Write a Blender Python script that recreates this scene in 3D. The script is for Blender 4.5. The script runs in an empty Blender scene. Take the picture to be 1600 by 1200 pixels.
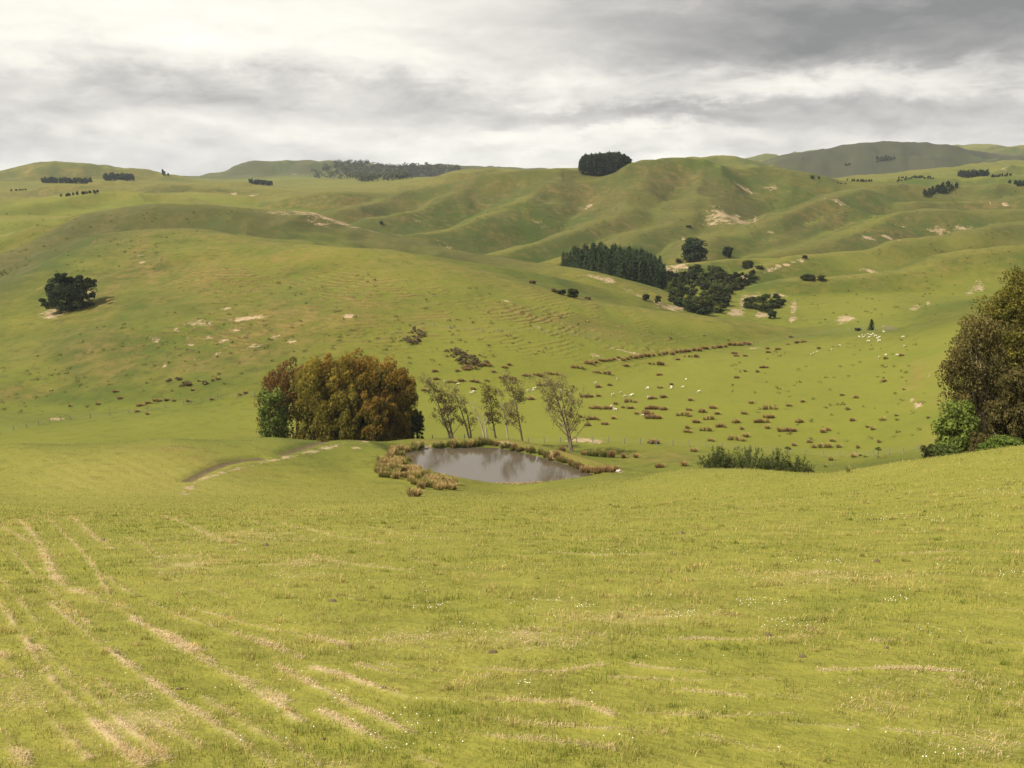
import bpy, math, random, bisect
import numpy as np

random.seed(7)
RNG = np.random.default_rng(11)
SC = bpy.context.scene
COL = SC.collection
R = math.radians

# ------------------------------------------------------------------ camera
F = 1556.0                      # focal length in photograph pixels (1600 wide)
PITCH = R(11.6)                 # the camera looks down the slope
cam_data = bpy.data.cameras.new('camera')
cam_data.sensor_width = 36.0
cam_data.lens = 36.0 * F / 1600.0
cam_data.clip_start = 0.1
cam_data.clip_end = 30000.0
cam = bpy.data.objects.new('camera', cam_data)
COL.objects.link(cam)
cam.location = (0, 0, 0)
cam.rotation_euler = (math.pi / 2 - PITCH, 0, 0)
SC.camera = cam

# ------------------------------------------------------------------ light and exposure
SUN_AZ = R(-104)                # clockwise from +Y: the sun stands to the left, a little behind
SUN_EL = R(47)
sun_data = bpy.data.lights.new('sun', 'SUN')
sun_data.energy = 5.0
sun_data.angle = R(0.6)
sun_data.color = (1.0, 0.925, 0.79)
sun = bpy.data.objects.new('sun', sun_data)
COL.objects.link(sun)
from mathutils import Vector, Matrix
to_sun = Vector((math.sin(SUN_AZ) * math.cos(SUN_EL), math.cos(SUN_AZ) * math.cos(SUN_EL), math.sin(SUN_EL)))
sun.rotation_euler = (-to_sun).to_track_quat('-Z', 'Y').to_euler()

SC.view_settings.view_transform = 'Standard'
SC.view_settings.look = 'None'
SC.view_settings.gamma = 1.0
SC.view_settings.use_curve_mapping = False
SC.view_settings.exposure = 0.72
SC.render.engine = 'CYCLES'
SC.cycles.use_denoising = True
SC.cycles.max_bounces = 6
SC.cycles.diffuse_bounces = 3
SC.cycles.glossy_bounces = 2
SC.cycles.transmission_bounces = 4
SC.cycles.volume_bounces = 0
SC.cycles.use_adaptive_sampling = False


class E:
    """a socket with arithmetic: builds Math nodes"""
    nt = None

    def __init__(self, s):
        self.s = s

    @staticmethod
    def op(name, *args, clamp=False):
        n = E.nt.nodes.new('ShaderNodeMath')
        n.operation = name
        n.use_clamp = clamp
        for i, a in enumerate(args):
            if isinstance(a, E):
                E.nt.links.new(a.s, n.inputs[i])
            else:
                n.inputs[i].default_value = a
        return E(n.outputs[0])

    def __add__(s, o): return E.op('ADD', s, o)
    __radd__ = __add__
    def __mul__(s, o): return E.op('MULTIPLY', s, o)
    __rmul__ = __mul__
    def __sub__(s, o): return E.op('SUBTRACT', s, o)
    def __rsub__(s, o): return E.op('SUBTRACT', o, s)
    def __truediv__(s, o): return E.op('DIVIDE', s, o)
    def __pow__(s, o): return E.op('POWER', s, o)


def clamp01(e): return E.op('ADD', e, 0.0, clamp=True)


def smooth(e, a, b):
    n = E.nt.nodes.new('ShaderNodeMapRange')
    n.interpolation_type = 'SMOOTHSTEP'
    E.nt.links.new(e.s, n.inputs['Value'])
    n.inputs['From Min'].default_value = a
    n.inputs['From Max'].default_value = b
    return E(n.outputs['Result'])


def noise(vec, scale, detail=4.0, rough=0.55, dist=0.0, out='Fac'):
    n = E.nt.nodes.new('ShaderNodeTexNoise')
    n.inputs['Scale'].default_value = scale
    n.inputs['Detail'].default_value = detail
    n.inputs['Roughness'].default_value = rough
    n.inputs['Distortion'].default_value = dist
    if vec is not None:
        E.nt.links.new(vec, n.inputs['Vector'])
    return E(n.outputs[out])


def vmul(vec, xyz):
    n = E.nt.nodes.new('ShaderNodeVectorMath')
    n.operation = 'MULTIPLY'
    E.nt.links.new(vec, n.inputs[0])
    n.inputs[1].default_value = xyz
    return n.outputs[0]


def vadd(vec, xyz):
    n = E.nt.nodes.new('ShaderNodeVectorMath')
    n.operation = 'ADD'
    E.nt.links.new(vec, n.inputs[0])
    n.inputs[1].default_value = xyz
    return n.outputs[0]


def mix(fac, a, b):
    """colour mix; a, b are tuples or sockets; fac an E or number"""
    n = E.nt.nodes.new('ShaderNodeMix')
    n.data_type = 'RGBA'
    for key, v in ((0, fac), (6, a), (7, b)):
        if isinstance(v, E):
            E.nt.links.new(v.s, n.inputs[key])
        elif isinstance(v, bpy.types.NodeSocket):
            E.nt.links.new(v, n.inputs[key])
        elif key == 0:
            n.inputs[0].default_value = v
        else:
            n.inputs[key].default_value = (*v, 1.0)
    return n.outputs[2]


# ------------------------------------------------------------------ sky: daylight above a broken cloud deck
world = bpy.data.worlds.new('World')
SC.world = world
world.use_nodes = True
nt = world.node_tree
nt.nodes.clear()
E.nt = nt
sky_tex = nt.nodes.new('ShaderNodeTexSky')
sky_tex.sky_type = 'NISHITA'
sky_tex.sun_disc = False
sky_tex.sun_elevation = SUN_EL
sky_tex.sun_rotation = SUN_AZ
bg_clear = nt.nodes.new('ShaderNodeBackground')
bg_clear.inputs['Strength'].default_value = 0.09
nt.links.new(sky_tex.outputs[0], bg_clear.inputs['Color'])

tc = nt.nodes.new('ShaderNodeTexCoord')
dirv = tc.outputs['Generated']
sep = nt.nodes.new('ShaderNodeSeparateXYZ')
nt.links.new(dirv, sep.inputs[0])
dx, dy, dz = E(sep.outputs[0]), E(sep.outputs[1]), E(sep.outputs[2])
az = E.op('ARCTAN2', dx, dy)                       # 0 ahead, + to the right
el = E.op('ARCSINE', dz)
AZ = lambda px: math.atan((px - 800) / F)
EL = lambda py: math.atan((600 - py) / F) - PITCH


def blob(px, py, sx, sy):
    """soft cloud mass centred on a direction"""
    u = (az - AZ(px)) / (sx / F)
    v = (el - EL(py)) / (sy / F)
    return E.op('EXPONENT', (u * u + v * v) * -1.0)


warp = noise(vmul(dirv, (3, 3, 9)), 2.0, 4, 0.55, out='Color')
wn = nt.nodes.new('ShaderNodeVectorMath'); wn.operation = 'MULTIPLY_ADD'
nt.links.new(warp.s, wn.inputs[0]); wn.inputs[1].default_value = (0.07, 0.07, 0.03)
nt.links.new(dirv, wn.inputs[2])
wd = wn.outputs[0]
n_big = noise(vmul(wd, (3.0, 3.0, 13.0)), 1.6, 6, 0.55)
n_mid = noise(vadd(vmul(wd, (5.0, 5.0, 19.0)), (3.1, 1.7, 9.2)), 2.1, 7, 0.58)
n_puff = noise(vadd(vmul(wd, (9.0, 9.0, 21.0)), (7.3, 2.2, 4.4)), 2.6, 8, 0.6)
def mass(px, py, sx, sy):
    """a cloud mass with a firmer edge"""
    u = (az - AZ(px)) / (sx / F); v = (el - EL(py)) / (sy / F); q = u * u + v * v
    return E.op('EXPONENT', q * q * -1.0)


def lump(scale, off, seed, dist):
    """cloud bodies lit from above: bright shoulders, grey undersides"""
    p = vadd(vmul(wd, scale), seed)
    return noise(p, 1.0, 4, 0.52, dist) - noise(vadd(p, (0, 0, off)), 1.0, 4, 0.52, dist)


relief = lump((8, 8, 24), 0.45, (1.3, 8.1, 2.2), 0.0) * 0.62 + lump((24, 24, 56), 0.40, (4.3, 3.1, 7.7), 0.0) * 0.17
# wobble the masses' edges with the cloud noise itself
el_true, az_true = el, az
el = el_true + (n_mid - 0.5) * 0.05 + (n_puff - 0.5) * 0.045
az = az_true + (n_big - 0.5) * 0.20 + (n_puff - 0.5) * 0.05
deck = mass(1620, -10, 760, 150) * 0.18 + blob(1560, 20, 620, 110) * 0.27 + blob(1180, 70, 300, 55) * 0.16 + blob(1590, 85, 330, 50) * 0.08
band = mass(430, 152, 400, 38) * 0.15 + mass(1290, 184, 400, 26) * 0.13 + blob(120, 232, 330, 36) * 0.16 \
    + mass(960, 178, 240, 20) * 0.12 + blob(1150, 120, 190, 22) * 0.05
glow = blob(60, -20, 460, 110) * 0.17 + blob(1330, 132, 330, 22) * 0.24 + blob(880, 105, 70, 26) * 0.10 + blob(960, 216, 300, 24) * 0.13 \
    + blob(330, 246, 110, 20) * 0.12 + blob(620, 40, 380, 70) * 0.10 + blob(720, 130, 90, 22) * 0.08
tone = 0.775 + relief * (1.0 - 0.55 * smooth(el_true, 0.09, 0.15)) + (n_big - 0.5) * 0.24 + (n_mid - 0.5) * 0.28 + (n_puff - 0.5) * 0.13 + glow - deck - band
tone = E.op('MINIMUM', E.op('MAXIMUM', tone, 0.20), 1.12)
ramp = nt.nodes.new('ShaderNodeValToRGB')
nt.links.new(clamp01((tone - 0.20) / 0.92).s, ramp.inputs[0])
cr = ramp.color_ramp
cr.elements[0].position = 0.0; cr.elements[0].color = (0.23, 0.235, 0.235, 1)
cr.elements[1].position = 1.0; cr.elements[1].color = (1.05, 1.00, 0.90, 1)
for p, c in ((0.30, (0.43, 0.42, 0.405)), (0.52, (0.64, 0.62, 0.585)), (0.75, (0.87, 0.845, 0.765))):
    e_ = cr.elements.new(p); e_.color = (*c, 1)
bg_cloud = nt.nodes.new('ShaderNodeBackground')
bg_cloud.inputs['Strength'].default_value = 0.69
nt.links.new(ramp.outputs[0], bg_cloud.inputs['Color'])
cover = smooth(n_mid + (el_true * 3.0), 0.20, 0.34)
cover = E.op('MINIMUM', cover * 0.12 + 0.88, 1.0)
mx = nt.nodes.new('ShaderNodeMixShader')
nt.links.new(cover.s, mx.inputs[0])
nt.links.new(bg_clear.outputs[0], mx.inputs[1])
nt.links.new(bg_cloud.outputs[0], mx.inputs[2])
wo = nt.nodes.new('ShaderNodeOutputWorld')
nt.links.new(mx.outputs[0], wo.inputs['Surface'])


# ------------------------------------------------------------------ helpers
def tag(o, label=None, cat=None, group=None, kind=None):
    if label: o['label'] = label
    if cat: o['category'] = cat
    if group: o['group'] = group
    if kind: o['kind'] = kind
    return o


def mesh_np(name, verts, faces, mat, parent=None, colors=None, smooth_shade=False, link=True):
    """one mesh object from numpy arrays; faces (n,3) or (n,4)"""
    me = bpy.data.meshes.new(name)
    verts = np.asarray(verts, np.float32); faces = np.asarray(faces, np.int32)
    k = faces.shape[1]
    me.vertices.add(len(verts)); me.vertices.foreach_set('co', verts.ravel())
    me.loops.add(faces.size); me.loops.foreach_set('vertex_index', faces.ravel())
    me.polygons.add(len(faces))
    me.polygons.foreach_set('loop_start', np.arange(0, faces.size, k, dtype=np.int32))
    me.polygons.foreach_set('use_smooth', np.full(len(faces), smooth_shade))
    me.update(calc_edges=True)
    for cname, arr in (colors or {}).items():
        a = me.color_attributes.new(cname, 'FLOAT_COLOR', 'POINT')
        c4 = np.ones((len(verts), 4), np.float32)
        c4[:, :arr.shape[1]] = arr
        a.data.foreach_set('color', c4.ravel())
    if mat: me.materials.append(mat)
    o = bpy.data.objects.new(name, me)
    if link: COL.objects.link(o)
    if parent: o.parent = parent
    return o


def empty(name, loc, rz=0.0, scale=1.0):
    o = bpy.data.objects.new(name, None)
    COL.objects.link(o)
    o.location = loc; o.rotation_euler = (0, 0, rz)
    o.scale = scale if hasattr(scale, '__len__') else (scale,) * 3
    o.empty_display_size = 0.2
    return o


def copy_tree(o, parent=None):
    c = o.copy(); COL.objects.link(c)
    if parent: c.parent = parent
    for ch in o.children: copy_tree(ch, c)
    return c


def pix_dir(px, py):
    """ratios x/y and z/y of the ray through a photograph pixel"""
    zc = (600 - np.asarray(py, float)) / F
    y = math.cos(PITCH) + zc * math.sin(PITCH)
    z = -math.sin(PITCH) + zc * math.cos(PITCH)
    return (np.asarray(px, float) - 800) / F / y, z / y


def P(px, py, D):
    a, e = pix_dir(px, py)
    return np.array([a * D, D, e * D])


# ------------------------------------------------------------------ noise in numpy
_perm = np.random.default_rng(3).permutation(4096).astype(np.int64)
_ang = np.random.default_rng(4).uniform(0, 2 * np.pi, 4096)
_gx, _gy = np.cos(_ang).astype(np.float32), np.sin(_ang).astype(np.float32)


def perlin(x, y):
    xi = np.floor(x).astype(np.int64); yi = np.floor(y).astype(np.int64)
    xf = (x - xi).astype(np.float32); yf = (y - yi).astype(np.float32)
    u = xf * xf * xf * (xf * (xf * 6 - 15) + 10); v = yf * yf * yf * (yf * (yf * 6 - 15) + 10)

    def g(ix, iy, fx, fy):
        h = _perm[(_perm[ix & 4095] + iy) & 4095]
        return _gx[h] * fx + _gy[h] * fy
    a = g(xi, yi, xf, yf); b = g(xi + 1, yi, xf - 1, yf)
    c = g(xi, yi + 1, xf, yf - 1); d = g(xi + 1, yi + 1, xf - 1, yf - 1)
    return (a + u * (b - a)) * (1 - v) + (c + u * (d - c)) * v


def fbm(x, y, wl, octv=4, gain=0.5):
    s = np.zeros(np.shape(x), np.float32); amp = 1.0
    for i in range(octv):
        s = s + amp * perlin(x / wl + 17.3 * i, y / wl - 9.1 * i); wl *= 0.5; amp *= gain
    return s


def sstep(a, b, x):
    t = np.clip((x - a) / (b - a), 0, 1)
    return t * t * (3 - 2 * t)
# ------------------------------------------------------------------ the land: near field from surveyed points, hills from ridge lines
NEAR = {   # column: (photograph row, distance in metres ahead)
    -350: [(1200, 6), (1000, 11), (900, 18), (850, 27), (812, 45), (803, 62), (790, 86), (774, 105), (745, 121), (700, 145), (712, 190), (690, 225), (668, 250), (640, 290)],
    0:    [(1200, 6), (1000, 11), (900, 18), (850, 27), (812, 45), (803, 62), (790, 87), (773, 106), (742, 123), (694, 150), (706, 195), (676, 232), (658, 255), (632, 300)],
    250:  [(1200, 6), (1000, 11), (900, 18), (850, 27), (811, 45), (801, 63), (788, 88), (773, 108), (742, 127), (687, 158), (700, 200), (660, 244), (640, 268), (618, 300)],
    420:  [(1200, 6), (1000, 11), (900, 18), (850, 27), (809, 46), (797, 66), (784, 92), (769, 116), (740, 138), (684, 172), (698, 206), (645, 255), (622, 283), (600, 305)],
    540:  [(1200, 6), (1000, 11), (900, 18), (850, 27), (808, 47), (788, 78), (770, 118), (735, 152), (688, 184), (704, 206), (645, 255), (615, 286), (592, 310)],
    640:  [(1200, 6), (1000, 11), (900, 18), (850, 27), (807, 48), (787, 80), (772, 122), (688, 193), (694, 207), (645, 254), (610, 287), (588, 312)],
    800:  [(1200, 6), (1000, 11), (900, 18), (850, 27), (807, 48), (786, 82), (772, 120), (764, 152), (689, 193), (697, 206), (640, 257), (600, 293), (580, 315), (560, 338)],
    950:  [(1200, 6), (1000, 11), (900, 18), (850, 27), (805, 48), (778, 84), (758, 122), (747, 150), (739, 163), (735, 180), (698, 208), (640, 256), (600, 292), (572, 328), (552, 352)],
    1080: [(1200, 6), (1000, 11), (900, 18), (850, 27), (800, 48), (765, 86), (733, 125), (746, 160), (722, 186), (697, 212), (640, 254), (600, 288), (560, 335), (545, 360)],
    1200: [(1200, 6), (1000, 11), (900, 18), (850, 26), (797, 46), (757, 80), (733, 108), (756, 150), (728, 182), (702, 212), (650, 246), (600, 284), (560, 330), (528, 395)],
    1310: [(1200, 6), (1000, 11), (900, 18), (850, 26), (795, 44), (755, 74), (739, 96), (764, 138), (732, 178), (710, 208), (650, 242), (600, 280), (560, 322), (522, 385)],
    1420: [(1200, 6), (1000, 11), (900, 18), (850, 26), (795, 42), (750, 66), (723, 90), (742, 132), (724, 172), (700, 204), (650, 232), (600, 266), (550, 308), (514, 360)],
    1520: [(1200, 6), (1000, 11), (900, 17), (850, 25), (790, 40), (740, 62), (710, 86), (726, 120), (716, 160), (690, 188), (640, 216), (590, 246), (540, 282), (500, 330)],
    1620: [(1200, 6), (1000, 11), (900, 17), (850, 25), (785, 38), (730, 60), (697, 82), (708, 116), (700, 150), (660, 178), (610, 204), (560, 236), (510, 276), (470, 320)],
    1950: [(1200, 6), (1000, 11), (900, 17), (850, 24), (780, 36), (720, 56), (672, 80), (680, 116), (660, 150), (610, 178), (560, 204), (510, 236), (470, 276), (430, 320)],
}
MID = {    # the valley floor and the tableland beyond the flats: column: (row, distance)
    -350: [(520, 420), (462, 560)], 0: [(520, 420), (462, 560)], 250: [(520, 420), (462, 560)], 420: [(520, 420), (462, 560)],
    640: [(520, 420), (462, 560)], 800: [(515, 420), (458, 560)], 950: [(505, 430), (458, 560)],
    1080: [(502, 430), (472, 500), (440, 575)], 1200: [(516, 430), (482, 495), (446, 560)], 1310: [(512, 425), (470, 490), (438, 560)],
    1420: [(510, 400), (468, 470), (434, 550)], 1520: [(488, 385), (450, 460), (428, 540)], 1620: [(455, 385), (430, 460), (408, 540)],
    1950: [(410, 400), (390, 480), (370, 560)],
}
_ctl = []
for tab in (NEAR, MID):
    for px, rows in tab.items():
        for py, D in rows:
            a, e = pix_dir(px, py)
            _ctl.append(((px - 800) / F * 2.2, math.log(D), float(e)))
    for px in NEAR:
        if tab is NEAR:
            for D in (1.3, 2.5):
                _ctl.append(((px - 800) / F * 2.2, math.log(D), -(2.05 / D + 0.30)))
_ctl = np.array(_ctl)


def _tps(r2): return np.where(r2 > 1e-12, 0.5 * r2 * np.log(np.maximum(r2, 1e-12)), 0.0)


_n = len(_ctl)
_K = _tps(((_ctl[:, None, :2] - _ctl[None, :, :2]) ** 2).sum(-1)) + np.eye(_n) * 4e-6
_Pm = np.c_[np.ones(_n), _ctl[:, :2]]
# subtract the steep near term so the spline only carries the land's shape
_res = _ctl[:, 2] + 2.05 / np.exp(_ctl[:, 1]) + 0.27
_sol = np.linalg.solve(np.block([[_K, _Pm], [_Pm.T, np.zeros((3, 3))]]), np.r_[_res, np.zeros(3)])


def near_height(x, y):
    r = np.hypot(x, y); th = np.clip(np.arctan2(x, y), -0.60, 0.60)
    D = np.maximum(r * np.cos(th), 0.6)
    u = np.tan(th) * 2.2; v = np.log(np.clip(D, 1.2, 620.0))
    e = _sol[_n] + _sol[_n + 1] * u + _sol[_n + 2] * v
    for i in range(_n):
        e = e + _sol[i] * _tps((u - _ctl[i, 0]) ** 2 + (v - _ctl[i, 1]) ** 2)
    e = e - 0.27 - 2.05 / np.maximum(D, 1.2)
    return e * D


_fd = np.array([0, 420, 560, 700, 850, 1100, 1500, 2200, 3200, 4200, 5200, 6500.])
_fz = np.array([-63, -63, -62, -62, -50, -34, -15, 0, 10, -10, -40, -60.])


def floor_height(x, y):
    r = np.hypot(x, y)
    return np.interp(r, _fd, _fz) + 16 * sstep(650, 1300, r) * fbm(x, y, 420, 3)


# each ridge: (points (column, row, distance), side slope, crest roundness in metres)
RIDGES = [
    # left hill: front spur
    ([(250, 363, 520), (300, 364, 512), (400, 380, 482), (550, 388, 450), (680, 419, 422), (800, 453, 402), (900, 473, 396), (1000, 486, 398), (1100, 499, 402), (1200, 514, 405)], 0.36, 34),
    ([(250, 363, 520), (215, 395, 478), (180, 440, 430), (130, 500, 375), (70, 560, 330)], 0.34, 34),
    ([(360, 372, 500), (390, 420, 425), (420, 480, 370), (440, 540, 330)], 0.30, 45),
    ([(600, 398, 440), (620, 450, 380), (640, 510, 340)], 0.27, 45),
    # left hill: back ridge
    ([(-120, 470, 420), (17, 407, 520), (70, 377, 560), (140, 346, 595), (190, 329, 615), (240, 321, 622), (285, 319, 625), (340, 322, 622), (420, 327, 612), (520, 347, 600), (640, 377, 585), (720, 392, 570), (800, 407, 552), (880, 421, 535), (960, 448, 512), (1040, 480, 490), (1095, 500, 475)], 0.41, 30),
    # left: folded country behind
    ([(-160, 400, 660), (0, 378, 700), (50, 364, 720), (100, 368, 740)], 0.34, 30),
    ([(-200, 345, 820), (-40, 342, 840), (60, 336, 850), (150, 338, 860), (230, 330, 880)], 0.30, 38),
    ([(-200, 322, 930), (0, 312, 960), (60, 309, 980), (130, 303, 1000), (200, 301, 1010), (260, 308, 1000), (330, 318, 980), (420, 326, 950)], 0.30, 45),
    ([(-200, 312, 1300), (0, 300, 1300), (70, 291, 1320), (160, 285, 1330), (200, 284, 1330), (330, 291, 1320), (430, 297, 1300), (540, 310, 1250)], 0.27, 45),
    ([(280, 300, 1150), (340, 304, 1120), (390, 307, 1100), (440, 312, 1060), (500, 322, 1000)], 0.27, 30),
    ([(320, 287, 1550), (370, 284, 1580), (410, 291, 1560), (470, 300, 1500), (560, 306, 1450)], 0.30, 30),
    ([(-200, 285, 2000), (0, 268, 2000), (50, 258, 2000), (100, 253, 2000), (160, 258, 2000), (220, 265, 1980), (270, 275, 1950), (330, 287, 1900), (380, 297, 1880)], 0.41, 60),
    # hazy hill left of the middle
    ([(300, 296, 3000), (340, 285, 3000), (380, 266, 3000), (430, 251, 3000), (500, 250, 3000), (560, 254, 3000), (610, 260, 3000), (650, 259, 3000), (690, 256, 3050), (730, 258, 3050), (800, 262, 3000), (900, 264, 3000)], 0.38, 82),
    ([(430, 286, 2200), (500, 292, 2150), (560, 297, 2100)], 0.27, 45),
    # sunny ridge
    ([(540, 303, 1500), (600, 293, 1520), (640, 286, 1540), (700, 271, 1560), (760, 263, 1580), (850, 262, 1580), (950, 262, 1580)], 0.35, 45),
    # middle hill: crest, then spurs running down towards the valley
    ([(400, 332, 1000), (440, 320, 1010), (480, 308, 1020), (540, 299, 1030), (620, 296, 1040), (700, 289, 1045), (770, 273, 1045), (840, 266, 1045), (880, 263, 1040), (960, 259, 1040), (1000, 253, 1040), (1050, 248, 1050), (1100, 250, 1060), (1160, 255, 1060), (1200, 259, 1060), (1260, 273, 1050), (1300, 281, 1040), (1400, 284, 1020), (1500, 288, 1010), (1620, 288, 1000), (1800, 280, 980)], 0.50, 28),
    ([(895, 270, 1030), (860, 287, 980), (820, 310, 925), (760, 332, 865), (690, 357, 800), (640, 366, 770)], 0.56, 11),
    ([(770, 276, 1035), (720, 297, 990), (660, 318, 930), (600, 335, 880)], 0.56, 11),
    ([(640, 297, 1035), (590, 312, 985), (540, 326, 930)], 0.56, 11),
    ([(1000, 258, 1030), (990, 290, 945), (975, 325, 860), (925, 352, 790), (870, 370, 740), (800, 388, 700), (760, 397, 680)], 0.56, 11),
    ([(1090, 255, 1045), (1085, 300, 925), (1050, 340, 830), (1000, 365, 760), (940, 388, 690), (880, 405, 650)], 0.52, 14),
    ([(1090, 300, 925), (1130, 345, 820), (1110, 372, 740), (1070, 398, 670)], 0.52, 11),
    # right-hand hills, spur behind spur
    ([(1400, 287, 1010), (1340, 293, 960), (1280, 313, 890), (1200, 343, 810), (1150, 362, 760), (1107, 375, 725), (1060, 405, 665)], 0.52, 14),
    ([(1620, 322, 860), (1520, 328, 850), (1450, 328, 850), (1380, 341, 820), (1325, 360, 780), (1260, 382, 730), (1200, 398, 690)], 0.50, 14),
    ([(1620, 305, 930), (1530, 308, 930), (1480, 313, 925), (1430, 318, 910)], 0.46, 12),
    ([(1330, 326, 870), (1290, 343, 830), (1240, 360, 790), (1190, 380, 740)], 0.50, 10),
    ([(1750, 325, 740), (1620, 345, 720), (1500, 361, 700), (1450, 368, 690), (1375, 381, 665), (1275, 397, 635), (1220, 412, 612), (1180, 425, 595)], 0.50, 14),
    ([(1750, 365, 620), (1620, 384, 610), (1512, 393, 600), (1475, 403, 590), (1425, 422, 572), (1325, 433, 555), (1250, 438, 548)], 0.46, 12),
    # knoll under the big round tree and shoulder below the plantation
    ([(1050, 412, 640), (1090, 408, 640), (1140, 404, 640), (1200, 405, 640)], 0.56, 9),
    ([(870, 422, 600), (930, 440, 590), (985, 452, 590)], 0.50, 10),
    # far right
    ([(1150, 272, 2500), (1235, 256, 2500), (1262, 241, 2550), (1310, 231, 2600), (1370, 223, 2600), (1400, 221, 2600), (1450, 226, 2600), (1500, 234, 2600), (1550, 240, 2600), (1640, 243, 2600), (1800, 250, 2600)], 0.41, 98),
    ([(1120, 256, 3600), (1180, 248, 3600), (1220, 240, 3600), (1270, 232, 3600), (1330, 233, 3600)], 0.41, 90),
    ([(1430, 240, 3600), (1480, 230, 3600), (1510, 224, 3600), (1560, 227, 3600), (1620, 234, 3600), (1800, 230, 3600)], 0.41, 90),
    ([(1500, 250, 3000), (1560, 240, 3000), (1610, 226, 3000), (1700, 215, 3000)], 0.41, 90),
    ([(1240, 276, 1700), (1300, 276, 1720), (1380, 272, 1760), (1460, 266, 1800), (1540, 256, 1850), (1640, 248, 1900), (1800, 240, 1900)], 0.30, 60),
    ([(1180, 268, 1500), (1260, 278, 1480), (1340, 281, 1450), (1430, 277, 1430), (1500, 276, 1420), (1640, 272, 1400)], 0.27, 45),
    ([(1030, 252, 1900), (1080, 246, 1900), (1110, 244, 1900), (1140, 247, 1900), (1170, 254, 1900)], 0.41, 60),
]


def _catmull(p, n=4):
    p = np.asarray(p); q = np.vstack([2 * p[0] - p[1], p, 2 * p[-1] - p[-2]]); out = []
    for i in range(1, len(q) - 2):
        for t in np.arange(n) / n:
            a, b, c, d = q[i - 1], q[i], q[i + 1], q[i + 2]
            out.append(0.5 * (2 * b + (c - a) * t + (2 * a - 5 * b + 4 * c - d) * t * t + (3 * b - a - 3 * c + d) * t ** 3))
    out.append(p[-1]); return np.array(out)


RL = [(_catmull([P(*q) for q in pts], 3), s, w) for pts, s, w in RIDGES]


def smax(a, b, k):
    h = np.maximum(k - np.abs(a - b), 0)
    return np.maximum(a, b) + h * h / (4 * k)


# pond outline on its own level
POND_Z = float(P(800, 730, 174)[2])
_outl = [(630, 708), (641, 703), (665, 701), (700, 700), (740, 699), (775, 700), (810, 706), (850, 716), (890, 728), (922, 739), (926, 744), (905, 752),
         (860, 757), (815, 760), (770, 761), (725, 761), (703, 757), (690, 749), (668, 739), (655, 730), (640, 720)]


def on_level(px, py, z):
    a, e = pix_dir(px, py); D = z / e
    return np.array([a * D, D])


def _catclosed(p, n=4):
    p = np.asarray(p); m = len(p); out = []
    for i in range(m):
        a, b, c, d = p[i - 1], p[i], p[(i + 1) % m], p[(i + 2) % m]
        for t in np.arange(n) / n:
            out.append(0.5 * (2 * b + (c - a) * t + (2 * a - 5 * b + 4 * c - d) * t * t + (3 * b - a - 3 * c + d) * t ** 3))
    return np.array(out)


POND = _catclosed([on_level(px, py, POND_Z) for px, py in _outl], 4)


def pond_dist(x, y):
    """signed distance to the shore, negative in the water"""
    best = np.full(np.shape(x), 1e9); inside = np.zeros(np.shape(x), bool)
    m = len(POND)
    for i in range(m):
        a, b = POND[i], POND[(i + 1) % m]
        d = b - a; t = np.clip(((x - a[0]) * d[0] + (y - a[1]) * d[1]) / (d @ d), 0, 1)
        best = np.minimum(best, (x - a[0] - t * d[0]) ** 2 + (y - a[1] - t * d[1]) ** 2)
        cond = ((a[1] > y) != (b[1] > y))
        with np.errstate(divide='ignore', invalid='ignore'):
            xi = (b[0] - a[0]) * (y - a[1]) / (b[1] - a[1]) + a[0]
        inside ^= cond & (x < xi)
    return np.where(inside, -1, 1) * np.sqrt(best)


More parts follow.
